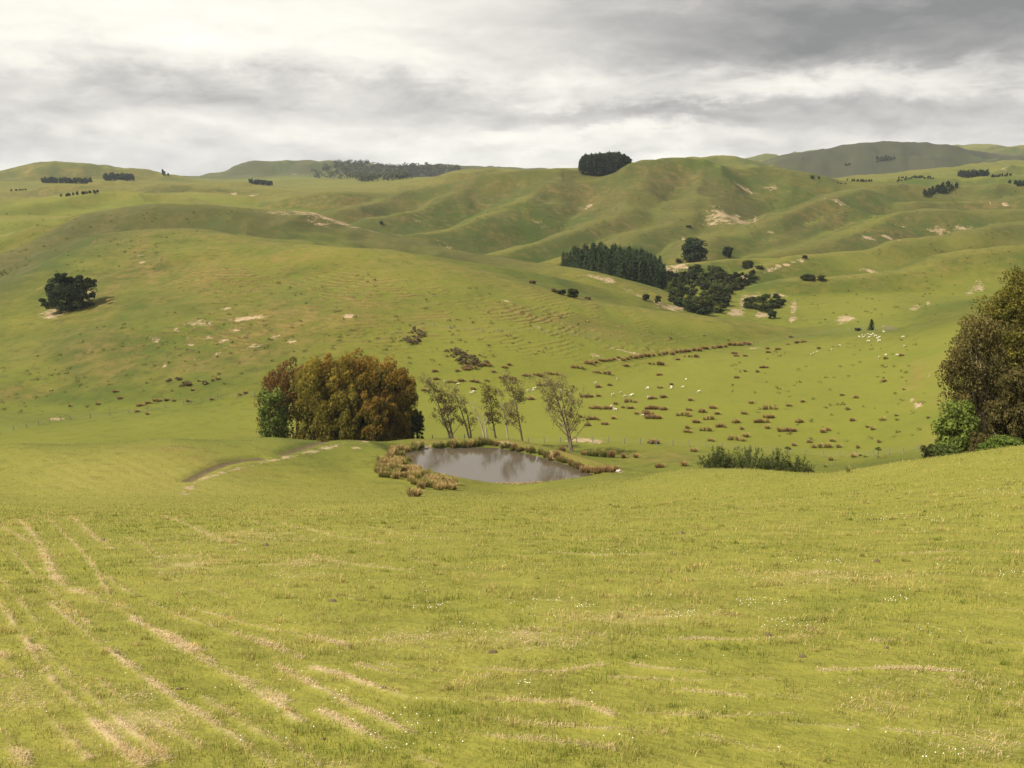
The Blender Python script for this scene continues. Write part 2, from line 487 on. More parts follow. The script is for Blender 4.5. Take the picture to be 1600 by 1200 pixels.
def height(x, y, detail=True, crest=False):
    x = np.asarray(x, float); y = np.asarray(y, float)
    shp = x.shape; x = x.ravel(); y = y.ravel()
    r = np.hypot(x, y)
    h = floor_height(x, y)
    m = r < 640
    if m.any():
        nh = near_height(x[m], y[m]); f = sstep(430, 620, r[m])
        h[m] = nh * (1 - f) + h[m] * f
    base = h.copy()
    wx = x + 0.016 * r * fbm(x, y, 130, 2) * sstep(240, 420, r)
    wy = y + 0.030 * r * fbm(x + 900, y, 130, 2) * sstep(240, 420, r)
    cl = np.zeros(len(x), np.float32)
    far = r > 235
    for pts, s, w in RL:
        reach = (pts[:, 2].max() + 78) / s + w * 1.5
        lo = pts[:, :2].min(0) - reach; hi = pts[:, :2].max(0) + reach
        idx = np.nonzero(far & (x > lo[0]) & (x < hi[0]) & (y > lo[1]) & (y < hi[1]))[0]
        if not len(idx): continue
        X, Y = wx[idx], wy[idx]; best = np.full(len(idx), -1e9); bd = np.full(len(idx), 1e9)
        for a, b in zip(pts[:-1], pts[1:]):
            dxy = b[:2] - a[:2]; t = np.clip(((X - a[0]) * dxy[0] + (Y - a[1]) * dxy[1]) / max(dxy @ dxy, 1e-9), 0, 1)
            d2 = (X - a[0] - t * dxy[0]) ** 2 + (Y - a[1] - t * dxy[1]) ** 2
            v = a[2] + t * (b[2] - a[2]) - s * (np.sqrt(d2 + w * w) - w)
            best = np.maximum(best, v); bd = np.minimum(bd, d2)
        k = np.clip(0.005 * r[idx], 2, 9)
        cl[idx] = np.maximum(cl[idx], np.where(best > h[idx] - 1.5, np.exp(-bd / (0.5 * w + 6) ** 2), 0))
        h[idx] = smax(h[idx], best, k)
    if detail:
        rel = np.clip((h - base) / 22, 0, 1)
        g = 1 - 2.2 * np.abs(fbm(x + 40, y - 70, 130, 4, 0.48))
        h = h + rel * sstep(300, 600, r) * (g - 0.55) * np.clip(r / 95, 2.2, 11) * (0.35 + 0.65 * (1 - cl))
        h = h + sstep(260, 340, r) * 0.7 * fbm(x, y, 38, 3)
        h = h + sstep(3, 9, r) * (0.035 * fbm(x, y, 1.7, 2) + 0.07 * fbm(x, y, 7.0, 2)) * (1 - 0.7 * sstep(20, 60, r)) * (1 - sstep(150, 300, r))
        h = h + sstep(60, 110, r) * (1 - sstep(300, 400, r)) * 0.10 * fbm(x + 55, y, 21, 3)
    nearpond = (np.abs(x - 0) < 60) & (y > 140) & (y < 215)
    if nearpond.any():
        i = np.nonzero(nearpond)[0]; sd = pond_dist(x[i], y[i])
        rim = np.maximum(h[i], POND_Z + 0.06 + 0.13 * np.clip(sd, 0, 3))
        rim = rim + (np.minimum(rim, POND_Z + 0.05 + 0.26 * np.clip(sd, 0, 14)) - rim) * sstep(7.0, 1.5, sd)
        h[i] = np.where(sd < 0, POND_Z + np.maximum(-1.6, 0.35 * sd) , np.where(sd < 11, np.where(sd < 4, rim, h[i] + (rim - h[i]) * sstep(11.0, 4.0, sd)), h[i]))
    h = h.reshape(shp)
    return (h, cl.reshape(shp)) if crest else h


_rt = np.exp(np.linspace(math.log(4.0), math.log(4200.0), 1500))


def hits(pxpy):
    """where the rays through a list of photograph pixels first meet the land"""
    pxpy = np.asarray(pxpy, float); a, e = pix_dir(pxpy[:, 0], pxpy[:, 1])
    xs = a[:, None] * _rt; ys = np.broadcast_to(_rt, xs.shape); zs = e[:, None] * _rt
    below = zs < height_grid(xs, ys)
    i = np.where(below.any(1), below.argmax(1), len(_rt) - 1); i = np.maximum(i, 1)
    out = []
    for k in range(len(pxpy)):
        lo, hi = _rt[i[k] - 1], _rt[i[k]]
        D = 0.5 * (lo + hi)
        out.append((a[k] * D, D, float(height_grid(np.array([a[k] * D]), np.array([D]))[0])))
    return np.array(out)


def ground(x, y): return float(height_grid(np.array([float(x)]), np.array([float(y)]))[0])


def at(px, D):
    """the point on the land in a photograph column at a distance"""
    a = (px - 800) / F / (math.cos(PITCH) + 0.05 * math.sin(PITCH))
    return (a * D, D, ground(a * D, D))


# the land's grid: fine where the photograph looks, coarse behind
_th = np.concatenate([np.linspace(-math.pi, -0.62, 60, endpoint=False), np.linspace(-0.62, 0.62, 800), np.linspace(0.62, math.pi, 60)[1:-1]])
_rr = np.concatenate([np.exp(np.linspace(math.log(1.2), math.log(4.5), 14, endpoint=False)),
                      np.exp(np.linspace(math.log(4.5), math.log(40), 330, endpoint=False)),
                      np.exp(np.linspace(math.log(40), math.log(700), 370, endpoint=False)),
                      np.exp(np.linspace(math.log(700), math.log(3700), 150, endpoint=False)),
                      np.exp(np.linspace(math.log(3700), math.log(6000), 16))])
_NT, _NR = len(_th), len(_rr)
GX = np.sin(_th)[None, :] * _rr[:, None]; GY = np.cos(_th)[None, :] * _rr[:, None]
GZ, GC = height(GX, GY, crest=True)


def height_grid(x, y):
    """the built surface (bilinear in the grid), so that things stand on what is rendered"""
    r = np.hypot(x, y); th = np.arctan2(x, y)
    fi = np.interp(r, _rr, np.arange(_NR)); fj = np.interp(th, _th, np.arange(_NT))
    i = np.clip(fi.astype(int), 0, _NR - 2); j = np.clip(fj.astype(int), 0, _NT - 2)
    u = fi - i; v = fj - j
    return (GZ[i, j] * (1 - u) + GZ[i + 1, j] * u) * (1 - v) + (GZ[i, j + 1] * (1 - u) + GZ[i + 1, j + 1] * u) * v
# ------------------------------------------------------------------ what covers the land: bare soil, tracks, straw rows, dry turf, painted cloud shade and sun
SOIL = [(313, 506, 20, 7), (388, 497, 26, 4), (278, 516, 9, 3), (240, 528, 12, 4), (374, 518, 12, 4), (290, 528, 9, 3), (350, 532, 10, 3), (398, 541, 12, 3),
        (258, 570, 6, 4), (325, 526, 8, 3), (320, 551, 6, 2), (340, 551, 6, 2), (305, 561, 4, 2), (247, 534, 8, 3), (352, 482, 9, 3), (430, 528, 10, 3), (455, 533, 9, 3), (300, 540, 7, 2),
        (218, 399, 5, 3), (222, 409, 5, 3), (545, 492, 10, 3), (87, 655, 11, 3), (80, 490, 16, 9), (120, 482, 26, 4), (140, 462, 9, 8),
        (1145, 340, 26, 9), (1115, 347, 14, 4), (1180, 341, 11, 7), (885, 333, 9, 3), (845, 353, 10, 3), (920, 322, 9, 3), (875, 274, 8, 3), (940, 264, 12, 3),
        (1068, 374, 8, 4), (1035, 358, 0, 0), (1488, 361, 28, 3), (1530, 446, 13, 9), (1516, 458, 8, 6), (1455, 617, 14, 6), (1452, 586, 7, 5), (1434, 632, 9, 5), (1425, 625, 9, 4),
        (1240, 478, 5, 14), (1238, 498, 8, 6), (1150, 488, 14, 9), (1175, 462, 20, 3), (1215, 461, 16, 3), (1163, 472, 9, 10), (1190, 492, 12, 7), (1060, 416, 26, 5), (1040, 420, 12, 6),
        (1000, 463, 8, 5), (985, 454, 10, 3), (945, 436, 22, 4), (920, 431, 16, 3), (1028, 473, 6, 4), (1045, 480, 14, 4), (1160, 434, 14, 5), (1060, 480, 9, 3),
        (1310, 315, 12, 3), (1265, 342, 10, 3), (1205, 363, 9, 2), (1540, 318, 14, 3), (1570, 318, 6, 3), (1205, 294, 10, 5), (1160, 293, 24, 3),
        (1405, 374, 8, 3), (1385, 370, 9, 3), (1355, 371, 10, 3), (1450, 474, 22, 4), (1430, 480, 26, 4), (1320, 498, 22, 6), (1365, 425, 20, 2), (620, 340, 5, 2), (505, 338, 6, 3), (522, 340, 4, 2),
        (500, 352, 20, 4), (710, 390, 30, 3), (790, 470, 8, 2), (840, 510, 8, 2), (660, 350, 10, 2), (780, 262, 0, 0), (430, 268, 9, 3), (460, 272, 9, 2), (360, 303, 14, 2), (395, 305, 12, 2),
        (1570, 262, 10, 3), (655, 694, 12, 5), (668, 701, 7, 4), (855, 706, 16, 4), (866, 714, 8, 3), (790, 692, 12, 3), (966, 736, 8, 5), (905, 688, 24, 4), (930, 690, 16, 3),
        (570, 690, 14, 3), (556, 700, 10, 2), (1180, 545, 14, 2), (940, 556, 30, 2), (985, 551, 26, 2), (1380, 510, 8, 3)]
LINES = {   # (column, row) points, half width in metres, kind
    'track': ([(286, 772), (296, 762), (318, 748), (360, 735), (410, 722), (450, 713), (490, 704), (520, 697), (545, 690), (556, 686), (548, 683), (532, 684)], 1.1),
    'cut': ([(292, 750), (306, 742), (325, 733), (352, 723), (380, 717), (408, 715)], 1.0),
    'cut2': ([(440, 708), (462, 702), (485, 695), (505, 690), (520, 688)], 1.0),
    'road': ([(1195, 425), (1215, 417), (1240, 410), (1270, 403)], 1.8),
    'dry1': ([(225, 372), (216, 400), (196, 425), (175, 450), (160, 470)], 5.0),
    'dry2': ([(230, 366), (260, 361), (300, 365), (370, 376), (430, 380)], 4.0),
    'dry3': ([(60, 385), (110, 362), (150, 345), (200, 328), (250, 319), (300, 318)], 5.0),
    'dam': ([(560, 686), (600, 688), (650, 688), (700, 688), (760, 688), (800, 690), (850, 697), (900, 712), (950, 728)], 1.6),
}
ROWS = [   # raked hay rows on the near slope
    [(30, 812), (60, 845), (80, 890), (92, 912), (160, 940), (200, 952)],
    [(75, 812), (110, 845), (140, 875), (170, 930), (215, 972), (260, 1000), (320, 1035), (370, 1060), (415, 1090), (470, 1130)],
    [(0, 945), (40, 1000), (80, 1062), (130, 1112), (190, 1170), (225, 1200)],
    [(80, 945), (150, 1002), (187, 1030), (235, 1066), (290, 1106), (335, 1132), (400, 1178), (430, 1200)],
    [(255, 955), (330, 980), (400, 1002), (470, 1030)],
    [(205, 970), (260, 992), (305, 1016), (350, 1048)],
    [(0, 1140), (30, 1180), (42, 1200)],
    [(380, 1060), (410, 1076), (450, 1098)],
    [(490, 1045), (545, 1060), (600, 1080), (640, 1090), (720, 1094), (800, 1098), (890, 1102), (950, 1112)],
    [(500, 1112), (560, 1142), (620, 1170), (680, 1196)],
    [(310, 822), (345, 842), (385, 862)], [(380, 810), (430, 826), (470, 842)], [(240, 895), (300, 915), (360, 935)],
    [(0, 822), (30, 838), (70, 862)], [(330, 890), (400, 884), (470, 884)],
    [(110, 808), (145, 838), (175, 858)],
    [(1180, 952), (1230, 946), (1260, 944)], [(1330, 953), (1370, 946), (1395, 938)], [(1530, 955), (1570, 953), (1600, 955)],
    [(1060, 1078), (1110, 1084), (1160, 1090)], [(1190, 1085), (1215, 1088), (1250, 1092)],
    [(1230, 1134), (1290, 1136), (1340, 1138)], [(1380, 1140), (1430, 1146), (1480, 1150), (1530, 1158), (1600, 1168)],
    [(1100, 1152), (1150, 1164), (1215, 1178)], [(700, 1040), (790, 1048), (870, 1052), (940, 1040)], [(600, 1040), (680, 1050), (760, 1060)],
    [(890, 1095), (915, 1105), (955, 1118)], [(990, 1040), (1040, 1046), (1100, 1050)], [(640, 875), (720, 890), (800, 895)], [(520, 930), (600, 946), (700, 950)],
    [(420, 1190), (500, 1196), (560, 1198)],
]
WEIGHT = [1.0, 0.9, 1.0, 0.9, 0.7, 1.0, 1.0, 0.7, 0.95, 0.8, .6, .5, .5, .6, .7, .7, .7, .8, .8, .7, .8, .7, .95, .7, .5, .5, 1.0, .5, .35, .35, .5]
FAINT = [   # thinner rows between
    [(0, 905), (45, 955), (75, 1000)], [(20, 860), (70, 915), (110, 955), (150, 985)], [(150, 890), (200, 925), (250, 950)], [(200, 840), (240, 866), (280, 886), (330, 905)], [(0, 1020), (50, 1085), (90, 1135), (140, 1190)],
    [(60, 1010), (110, 1060), (160, 1105), (215, 1150), (260, 1190)], [(150, 1060), (200, 1100), (260, 1140), (320, 1175)], [(320, 1090), (380, 1130), (450, 1170), (500, 1198)], [(300, 950), (380, 975), (450, 990), (540, 1010)],
    [(430, 1040), (500, 1078), (570, 1112), (650, 1150), (720, 1178)], [(560, 1040), (640, 1058), (740, 1070)], [(640, 1130), (740, 1150), (860, 1160), (960, 1172)], [(720, 1120), (820, 1132), (940, 1140), (1040, 1148)],
    [(960, 1060), (1080, 1064), (1200, 1062)], [(1000, 1115), (1120, 1122), (1240, 1118)], [(1280, 1050), (1400, 1046), (1520, 1052)], [(1040, 1000), (1160, 1002), (1260, 996)], [(1360, 1002), (1480, 1000), (1598, 1006)],
    [(1420, 1090), (1500, 1096), (1590, 1104)], [(700, 985), (800, 992), (920, 990)], [(480, 870), (560, 884), (640, 892)], [(560, 820), (640, 836), (720, 846)], [(640, 800), (720, 814)], [(760, 930), (880, 940), (990, 938)],
    [(1080, 905), (1200, 902), (1330, 896)], [(1380, 868), (1480, 862), (1590, 866)], [(820, 860), (930, 868), (1060, 866)], [(440, 818), (520, 838), (600, 850)], [(250, 806), (300, 824), (350, 846)]]
EXTRA = [(300, 880, 60, 18), (60, 1080, 60, 24), (480, 884, 50, 10), (1000, 960, 120, 10), (1450, 1085, 90, 12), (1300, 900, 160, 8), (760, 1000, 140, 10), (200, 1120, 40, 30), (1550, 1150, 60, 16), (380, 840, 90, 10)]

soil = np.zeros(GX.shape, np.float32); straw = soil.copy(); dry = soil.copy(); cut = soil.copy(); scrub = soil.copy(); terr = soil.copy(); mow = soil.copy(); lush_sun = soil.copy()  # scrub also holds painted cloud shade, dry also painted sun


def window(cx, cy, reach):
    """slices of the grid that cover a disc, so that each patch costs little"""
    r0 = math.hypot(cx, cy); t0 = math.atan2(cx, cy); da = reach / max(r0, reach * 0.5)
    i0, i1 = np.searchsorted(_rr, max(r0 - reach, 0)), np.searchsorted(_rr, r0 + reach)
    j0, j1 = np.searchsorted(_th, t0 - da), np.searchsorted(_th, t0 + da)
    return slice(i0, i1 + 1), slice(j0, j1 + 1)


def paint_patch(field, px, py, wx, wy, amt=1.0):
    if wx == 0: return
    c, up, dn, rt = hits([(px, py), (px, py - wy), (px, py + wy), (px + wx, py)])
    ax = math.hypot(rt[0] - c[0], 0.0) + 0.2
    ay = max(min(abs(up[1] - c[1]), abs(c[1] - dn[1]) * 1.6), 0.4) + 0.3
    sl = window(c[0], c[1], 2.4 * max(ax, ay))
    dxx = (GX[sl] - c[0]); dyy = (GY[sl] - c[1])
    s = c[0] / c[1]; dxx = dxx - s * dyy
    m = np.exp(-((dxx / ax) ** 2 + (dyy / ay) ** 2)) * amt
    field[sl] = np.maximum(field[sl], m)


def paint_line(field, pts, hw, amt=1.0, grow=0.0):
    q = hits(pts)[:, :2]
    for a, b in zip(q[:-1], q[1:]):
        n = max(1, int(np.hypot(*(b - a)) / max(6 * hw, 3)))
        for k in range(n):
            p0 = a + (b - a) * k / n; p1 = a + (b - a) * (k + 1) / n; c = (p0 + p1) / 2; d = p1 - p0
            sl = window(c[0], c[1], np.hypot(*d) / 2 + 3 * hw)
            t = np.clip(((GX[sl] - p0[0]) * d[0] + (GY[sl] - p0[1]) * d[1]) / max(d @ d, 1e-9), 0, 1)
            d2 = (GX[sl] - p0[0] - t * d[0]) ** 2 + (GY[sl] - p0[1] - t * d[1]) ** 2
            field[sl] = np.maximum(field[sl], amt * np.exp(-d2 / hw ** 2))


for p_ in SOIL: paint_patch(soil, *p_)
paint_line(soil, LINES['track'][0], 0.9, amt=0.75)
paint_line(soil, *LINES['road'])
paint_line(dry, *LINES['dry1'], amt=0.8); paint_line(dry, *LINES['dry2'], amt=0.8); paint_line(dry, *LINES['dry3'], amt=0.6); paint_line(dry, *LINES['dam'], amt=0.8)
paint_line(cut, *LINES['cut']); paint_line(cut, *LINES['cut2'])
for r_, w_ in zip(ROWS, WEIGHT):
    far_ = np.mean([p[1] for p in r_]) < 900
    paint_line(straw, r_, 0.13 if far_ else 0.055, w_)
for r_ in FAINT:
    if len(r_) > 1: paint_line(straw, r_, 0.11 if np.mean([p[1] for p in r_]) < 900 else 0.05, RNG.uniform(0.5, 0.85))
for p_ in EXTRA: paint_patch(straw, *p_, amt=0.45)
for p_ in [(180, 575, 40, 22), (25, 615, 40, 14), (440, 500, 120, 40), (330, 430, 90, 40), (560, 480, 80, 30), (240, 420, 40, 40), (350, 560, 120, 18), (150, 540, 60, 30), (880, 500, 130, 16), (460, 400, 60, 14), (1040, 715, 50, 10), (1330, 430, 40, 5), (1430, 590, 40, 20), (900, 300, 60, 20),
           (1060, 290, 60, 25), (1300, 345, 40, 14), (1540, 318, 60, 12), (980, 360, 40, 10), (300, 715, 60, 8), (250, 700, 80, 6), (470, 683, 70, 4), (380, 735, 30, 3), (560, 330, 50, 12), (1390, 365, 60, 10)]:
    paint_patch(dry, *p_, amt=0.75)
for p_ in [(880, 505, 170, 36), (650, 465, 90, 30), (330, 530, 140, 34), (540, 455, 120, 34), (1010, 520, 70, 22), (420, 440, 120, 36), (620, 520, 90, 24)]:
    paint_patch(terr, *p_)
_rg = np.hypot(GX, GY)  # some masks below put cloud shade and sun into the turf colour
scrub = np.maximum(scrub, sstep(2120, 2300, _rg) * (1 - sstep(3150, 3350, _rg)) * sstep(450, 700, GX)).astype(np.float32)  # far right hill: scrub tone standing in for cloud shadow
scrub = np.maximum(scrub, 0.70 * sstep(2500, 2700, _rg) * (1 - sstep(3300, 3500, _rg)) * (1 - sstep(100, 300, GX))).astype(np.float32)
scrub = np.maximum(scrub, 0.34 * sstep(620, 760, _rg) * (1 - sstep(1100, 1250, _rg)) * sstep(-260, -120, GX)).astype(np.float32)  # middle hill: cloud shade painted into the turf colour
_ra = GX / np.maximum(GY, 1.0); _lim = np.interp(_ra, [-0.62, -0.503, -0.424, -0.33, -0.1, 0.05], [540, 592, 650, 664, 596, 540])   # back ridge's face: cloud shade painted in as darker turf
scrub = np.maximum(scrub, 0.50 * sstep(0.76, 0.88, _rg / _lim) * (1 - sstep(1.0, 1.04, _rg / _lim)) * (GY > 0) * (1 - sstep(-0.02, 0.08, _ra))).astype(np.float32)  # the back ridge's painted cloud shade
lush_sun = np.maximum(lush_sun, 0.55 * sstep(680, 760, _rg) * (1 - sstep(1100, 1250, _rg)) * (1 - sstep(-330, -240, GX))).astype(np.float32)  # country behind the left hill: sunlight painted as brighter turf
dry = np.maximum(dry, 0.55 * sstep(1150, 1250, _rg) * (1 - sstep(1450, 1600, _rg)) * (1 - sstep(-250, -120, GX))).astype(np.float32)  # left ridge: dry grass tone, also standing in for sun on it
dry = np.maximum(dry, 0.45 * sstep(1380, 1480, _rg) * (1 - sstep(1650, 1800, _rg)) * (1 - sstep(200, 320, GX))).astype(np.float32)  # sunny ridge: dry grass, with its sunlight painted in as paler turf
dry = np.maximum(dry, 0.30 * sstep(1750, 1900, _rg) * (1 - sstep(2150, 2300, _rg)) * (1 - sstep(-300, -150, GX))).astype(np.float32)
lush_sun = np.maximum(lush_sun, sstep(190, 225, _rg) * (1 - sstep(330, 400, _rg)) * sstep(-60, -10, GX)).astype(np.float32)
lush_sun = np.maximum(lush_sun, 0.75 * sstep(195, 225, _rg) * (1 - sstep(260, 290, _rg)) * (1 - sstep(-60, -20, GX))).astype(np.float32)
for p_ in [(480, 400, 130, 14), (650, 440, 120, 26), (850, 475, 110, 18), (1050, 505, 110, 16), (1350, 480, 140, 40), (1500, 450, 120, 30), (1350, 405, 140, 16), (1490, 375, 110, 12)]:  # greener ground; along the front spur's top it is painted sunlight
    paint_patch(lush_sun, *p_, amt=0.9)
for p_ in [(430, 345, 150, 12), (600, 370, 90, 12), (320, 450, 110, 40), (640, 500, 150, 22), (900, 330, 120, 24), (1120, 300, 70, 24), (560, 320, 90, 16), (760, 310, 80, 20), (1320, 350, 60, 14), (1440, 300, 120, 10)]:
    paint_patch(dry, *p_, amt=0.55)
paint_patch(mow, 190, 745, 220, 40)
straw = (straw * np.clip(0.80 + 1.3 * fbm(GX, GY, 1.1, 3), 0.22, 1.15)).astype(np.float32)
# crests carry shorter, drier turf
dry = np.maximum(dry, (0.45 * GC * sstep(250, 420, np.hypot(GX, GY))).astype(np.float32))
# sink the cut banks a little and lift the straw rows as the real ones are
GZ = GZ - 0.35 * cut + 0.03 * straw
BUMPY = cut

_v = np.stack([GX, GY, GZ], -1).reshape(-1, 3)
_i = np.arange(_NR * _NT).reshape(_NR, _NT)
_q = np.stack([_i[:-1, :-1], _i[:-1, 1:], _i[1:, 1:], _i[1:, :-1]], -1).reshape(-1, 4)
_w = np.stack([_i[:-1, -1], _i[:-1, 0], _i[1:, 0], _i[1:, -1]], -1).reshape(-1, 4)     # close the ring behind the camera
_q = np.vstack([_q, _w])[:, ::-1]


def new_mat(name):
    m = bpy.data.materials.new(name); m.use_nodes = True
    m.node_tree.nodes.clear(); E.nt = m.node_tree
    return m, m.node_tree


def attr(name, typ='GEOMETRY'):
    n = E.nt.nodes.new('ShaderNodeAttribute'); n.attribute_name = name; n.attribute_type = typ
    return n


def sepc(sock):
    n = E.nt.nodes.new('ShaderNodeSeparateColor'); E.nt.links.new(sock, n.inputs[0])
    return E(n.outputs[0]), E(n.outputs[1]), E(n.outputs[2])


def principled(nt, color, rough=0.9, normal=None, spec=0.2, sub=None):
    b = nt.nodes.new('ShaderNodeBsdfPrincipled')
    if isinstance(color, tuple): b.inputs['Base Color'].default_value = (*color, 1)
    else: nt.links.new(color, b.inputs['Base Color'])
    b.inputs['Roughness'].default_value = rough
    b.inputs['Specular IOR Level'].default_value = spec
    if normal is not None: nt.links.new(normal, b.inputs['Normal'])
    o = nt.nodes.new('ShaderNodeOutputMaterial')
    nt.links.new(b.outputs[0], o.inputs['Surface'])
    return b


def bump(h, strength, dist):
    n = E.nt.nodes.new('ShaderNodeBump')
    n.inputs['Strength'].default_value = strength; n.inputs['Distance'].default_value = dist
    E.nt.links.new(h.s, n.inputs['Height'])
    return n.outputs[0]


M_land, nt = new_mat('pasture')
geo = nt.nodes.new('ShaderNodeNewGeometry'); pos = geo.outputs['Position']
a_soil, a_straw, a_dry = sepc(attr('cover').outputs['Color'])
a_cut, a_scrub_shade, a_terr = sepc(attr('cover2').outputs['Color'])
a_mow, a_lush_sun, a_near = sepc(attr('cover3').outputs['Color'])
n300 = noise(pos, 1 / 160, 3, 0.6); n60 = noise(pos, 1 / 38, 4, 0.62); n12 = noise(pos, 1 / 7, 4, 0.65); n2 = noise(pos, 0.9, 4, 0.7); n03 = noise(pos, 9.0, 3, 0.7)
GREEN = (0.072, 0.078, 0.010); LUSH = (0.042, 0.061, 0.009); YEL = (0.245, 0.225, 0.040); TAN = (0.185, 0.115, 0.045); BROWN = (0.105, 0.062, 0.023); FLAT = (0.126, 0.131, 0.018); HILLY = (0.112, 0.103, 0.016)
sn = nt.nodes.new('ShaderNodeSeparateXYZ'); nt.links.new(geo.outputs['Normal'], sn.inputs[0]); slope_z = E(sn.outputs[2])
steep = smooth(slope_z, 0.985, 0.90)
c = mix(smooth(n300 + (n60 - 0.5) * 0.6, 0.38, 0.62), LUSH, GREEN)
c = mix(smooth(n60 * 0.5 + n12 * 0.5, 0.46, 0.70) * 0.55, c, HILLY)
c = mix(smooth(slope_z, 0.955, 0.995) * (0.30 + 0.5 * n60), c, FLAT)
c = mix(clamp01(a_lush_sun * (0.45 + n60 * 0.75)), c, FLAT)
c = mix(a_near * (0.45 + 0.35 * smooth(n2, 0.3, 0.75)), c, YEL)
dryness = clamp01(a_dry + steep * smooth(n60 + (n12 - 0.5) * 0.6, 0.40, 0.72) * 0.45 * (1.0 - a_near) + smooth(n12, 0.58, 0.8) * 0.15)  # dry grass, and the sun painted on two ridges
dryness = clamp01(dryness * smooth(n12 + (n2 - 0.5) * 0.5, 0.22, 0.62))
c = mix(dryness * 0.62, c, mix(smooth(n12, 0.35, 0.65), BROWN, TAN))
# sheep terracettes follow the contour
sx = nt.nodes.new('ShaderNodeSeparateXYZ'); nt.links.new(pos, sx.inputs[0]); zz = E(sx.outputs[2])
st = E.op('SINE', (zz + (n60 - 0.5) * 3.0 + (n12 - 0.5) * 1.2) * 9.5) * 0.5 + 0.5
st = st * smooth(n12 + (n60 - 0.5), 0.40, 0.58)
c = mix(smooth(st, 0.45, 0.95) * a_terr * 0.8, c, BROWN)
# mown swaths on the left paddock
wv = E.op('SINE', (E(sx.outputs[0]) * 0.78 + E(sx.outputs[1]) * 0.62 + (n12 - 0.5) * 1.5) * 2.9) * 0.5 + 0.5
c = mix(a_mow * 0.30 + wv * a_mow * 0.30 * smooth(n60, 0.3, 0.6), c, (0.25, 0.20, 0.055))
c = mix(a_scrub_shade * 0.95 * smooth(n300 + (n60 - .5) * .5, 0.25, 0.55), c, (0.030, 0.032, 0.020))  # dark tone for scrub and for the painted cloud shade
# fine salt and pepper of seed heads and darker green flecks
c = mix(smooth(n2, 0.55, 0.80) * 0.35, c, (0.055, 0.075, 0.012))
c = mix(smooth(n03, 0.50, 0.85) * 0.30, c, YEL)
c = mix(clamp01(a_straw * smooth(n2 * 0.6 + n03 * 0.4 + a_straw * 0.2, 0.48, 0.78)), c, mix(n03, (0.24, 0.180, 0.09), (0.44, 0.345, 0.21)))
SOILC = mix(smooth(n2 * 0.5 + n12 * 0.5, 0.3, 0.7), (0.19, 0.13, 0.07), (0.36, 0.27, 0.17))
c = mix(smooth(a_soil * 1.05 + (n2 - 0.5) * 2.2 + (n12 - 0.5) * 2.0, 0.58, 0.85) * smooth(a_soil, 0.08, 0.3) * 0.9, c, SOILC)
c = mix(smooth(a_cut + (n2 - 0.5) * 0.5 + (n12 - 0.5) * 0.4, 0.42, 0.75), c, mix(n2, (0.060, 0.046, 0.022), (0.140, 0.105, 0.050)))
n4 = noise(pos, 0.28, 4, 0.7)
c = mix(smooth(n4, 0.50, 0.66) * (1.0 - a_near) * (1.0 - a_lush_sun * 0.8) * 0.55, c, (0.044, 0.044, 0.012))
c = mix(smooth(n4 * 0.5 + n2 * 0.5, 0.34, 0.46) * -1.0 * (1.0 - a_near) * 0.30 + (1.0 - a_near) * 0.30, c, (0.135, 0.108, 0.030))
c = mix(smooth(n2 * 0.5 + n12 * 0.5, 0.52, 0.62) * a_near * 0.25, c, (0.09, 0.105, 0.014))
hgt = n2 * 0.55 + n03 * 0.10 + n12 * 1.2 + a_terr * st * 2.0 + (n2 - 0.5) * a_soil * 2.0
principled(nt, c, 0.95, bump(hgt, 0.55, 0.5), 0.1)

_r2 = np.hypot(GX, GY)
near_f = (1 - sstep(60, 230, _r2)).astype(np.float32)
stack3 = lambda a, b, c_: np.stack([a, b, c_], -1).reshape(-1, 3)
land = mesh_np('ground', _v, _q, M_land, colors={'cover': stack3(soil, straw, dry), 'cover2': stack3(cut, scrub, terr), 'cover3': stack3(mow, lush_sun, near_f)}, smooth_shade=True)  # scrub and dry carry the painted cloud shade and sun too
tag(land, 'rolling green and straw-yellow sheep pasture hills', kind='structure')

# pond water
M_water, nt = new_mat('pond_water')
geo = nt.nodes.new('ShaderNodeNewGeometry'); pos = geo.outputs['Position']
rip = noise(vmul(pos, (1.0, 2.2, 1.0)), 1.6, 3, 0.6)
b = principled(nt, mix(noise(pos, 0.12, 2), (0.062, 0.050, 0.034), (0.075, 0.060, 0.042)), 0.07, bump(rip, 0.07, 0.05), 0.5)
_pc = POND.mean(0); _ring = (POND - _pc) * 1.0 + _pc
_ring = _pc + (POND - _pc) * (1 + 0.35 / np.linalg.norm(POND - _pc, axis=1))[:, None]
m_ = len(_ring)
_pv = np.vstack([np.c_[_ring, np.full(m_, POND_Z)], [[_pc[0], _pc[1], POND_Z]]])
_pf = np.array([(m_, i, (i + 1) % m_) for i in range(m_)])
if np.cross(_ring[1] - _ring[0], _pc - _ring[0]) < 0: _pf = _pf[:, ::-1]
pond = mesh_np('pond_water', _pv, _pf, M_water)
tag(pond, 'brown grey farm pond ringed by rushes', kind='structure')

# air
zmin, zmax = float(GZ.min()), float(GZ.max())
M_haze, nt = new_mat('haze_air')
pv = nt.nodes.new('ShaderNodeVolumePrincipled')
pv.inputs['Color'].default_value = (0.82, 0.90, 1.0, 1)
pv.inputs['Density'].default_value = 0.00005
pv.inputs['Anisotropy'].default_value = 0.2
ho = nt.nodes.new('ShaderNodeOutputMaterial'); nt.links.new(pv.outputs[0], ho.inputs['Volume'])
hb = 6150.0; z0, z1 = zmin - 1.0, zmax + 32
hv = [(sx_ * hb, sy_ * hb, z_) for z_ in (z0, z1) for sx_, sy_ in ((-1, -1), (1, -1), (1, 1), (-1, 1))]
haze = mesh_np('haze', hv, [(3, 2, 1, 0), (4, 5, 6, 7), (0, 1, 5, 4), (1, 2, 6, 5), (2, 3, 7, 6), (3, 0, 4, 7)], M_haze)
tag(haze, 'thin pale air over the whole valley', kind='stuff')
